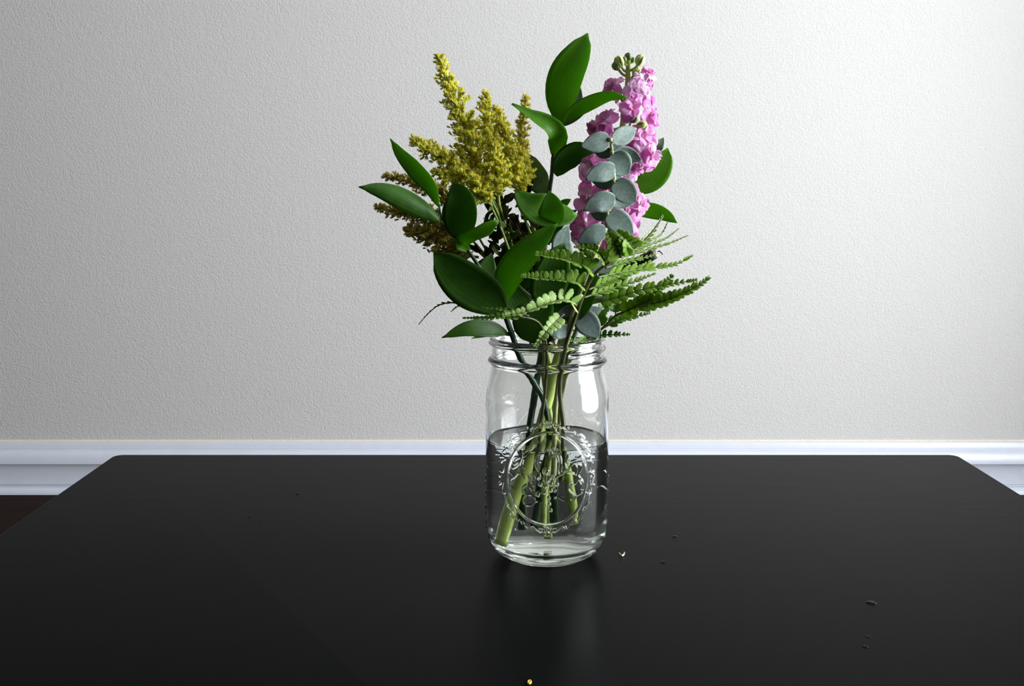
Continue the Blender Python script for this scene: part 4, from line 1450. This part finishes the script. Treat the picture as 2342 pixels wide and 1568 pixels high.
# ------------------------------------------------------------------ small things on the table
def droplet(px, py, wpx, hpx, ang, label):
    c = PT(px, py)
    a_ = wpx * 0.5 * pxm(c)
    b_ = a_ * 0.7
    V, Fc = [], []
    nr_, ns = 7, 20
    for i in range(nr_):
        t = i / (nr_ - 1) * math.pi / 2
        for j in range(ns):
            th = 2 * math.pi * j / ns
            x, y = a_ * math.cos(t) * math.cos(th), b_ * math.cos(t) * math.sin(th) * (1 + 0.15 * math.cos(th))
            xr, yr = x * math.cos(ang) - y * math.sin(ang), x * math.sin(ang) + y * math.cos(ang)
            if i < nr_ - 1:
                V.append((c.x + xr, c.y + yr, ZT - 0.0001 + b_ * 0.5 * math.sin(t)))
    for i in range(nr_ - 2):
        for j in range(ns):
            j2 = (j + 1) % ns
            Fc.append([i * ns + j, i * ns + j2, (i + 1) * ns + j2, (i + 1) * ns + j])
    V.append((c.x, c.y, ZT - 0.0001 + b_ * 0.5))
    for j in range(ns):
        Fc.append([(nr_ - 2) * ns + j, (nr_ - 2) * ns + (j + 1) % ns, len(V) - 1])
    Fc.append(list(range(ns))[::-1])
    o = mesh_obj('water_drop', V, Fc, M['water'])
    return tag(o, label, 'water drop', 'spilled water drops on the black table')


droplet(1993, 1378, 24, 10, -0.3, 'largest spilled water drop, leaf-shaped, on the black table')
droplet(1985, 1455, 12, 5, -0.3, 'smallest of three spilled water drops lying in a line')
droplet(1979, 1478, 15, 7, -0.4, 'middle-sized drop at the end of a line of three drops')
droplet(1543, 1226, 13, 7, -0.2, 'small round water drop, the farther of two from the cream crumb')
droplet(1516, 1285, 13, 7, -0.2, 'small round water drop, the nearer of two to the cream crumb')
droplet(680, 1129, 9, 5, 0.2, 'lone tiny water drop towards the back edge of the table')
droplet(570, 1181, 8, 4, 0.1, 'larger of two tiny flat drops lying close together')
droplet(595, 1190, 6, 4, -0.2, 'smaller of two tiny flat drops lying close together')

c = PT(1424, 1269)
mm = pxm(c)
pts2 = [(-8, 4), (-5, -1), (-3, -3), (-1, 0), (2, 3), (4, 7), (6, 4), (5, 0), (2, -4), (-2, -6), (-6, -3)]
V = [(c.x + x * mm, c.y + y * mm * 1.6, ZT + 0.00005 + (0.0012 if abs(x) > 3 else 0.0002)) for x, y in pts2]
V += [(x, y, z + 0.0005) for x, y, z in V]
n_ = len(pts2)
Fc = [list(range(n_)), [n_ + i for i in range(n_)][::-1]] + [[i, (i + 1) % n_, n_ + (i + 1) % n_, n_ + i] for i in range(n_)]
tag(mesh_obj('petal_crumb', V, Fc, M['crumb_cream'], sm=False), 'small curled cream petal crumb lying near the glass jar', 'crumb')
c = PT(1211, 1561)
mm = pxm(c)
V, Fc = [], []
for i, (rs, z) in enumerate(((1.0, 0.0), (1.05, 0.0006), (0.9, 0.0011), (0.6, 0.0012), (0.45, 0.0007))):
    for j in range(16):
        th = 2 * math.pi * j / 16
        x, y = 5.2 * rs * math.cos(th), 5.6 * rs * math.sin(th)
        y2 = y + 0.25 * x
        V.append((c.x + x * mm, c.y + y2 * mm * 1.6, ZT + 0.00003 + z))
for i in range(4):
    for j in range(16):
        Fc.append([i * 16 + j, i * 16 + (j + 1) % 16, (i + 1) * 16 + (j + 1) % 16, (i + 1) * 16 + j])
Fc.append(list(range(16))[::-1])
Fc.append([64 + j for j in range(16)])
tag(mesh_obj('floret_crumb', V, Fc, M['crumb_yellow']), 'tiny cupped yellow floret fallen on the bare table top', 'crumb')
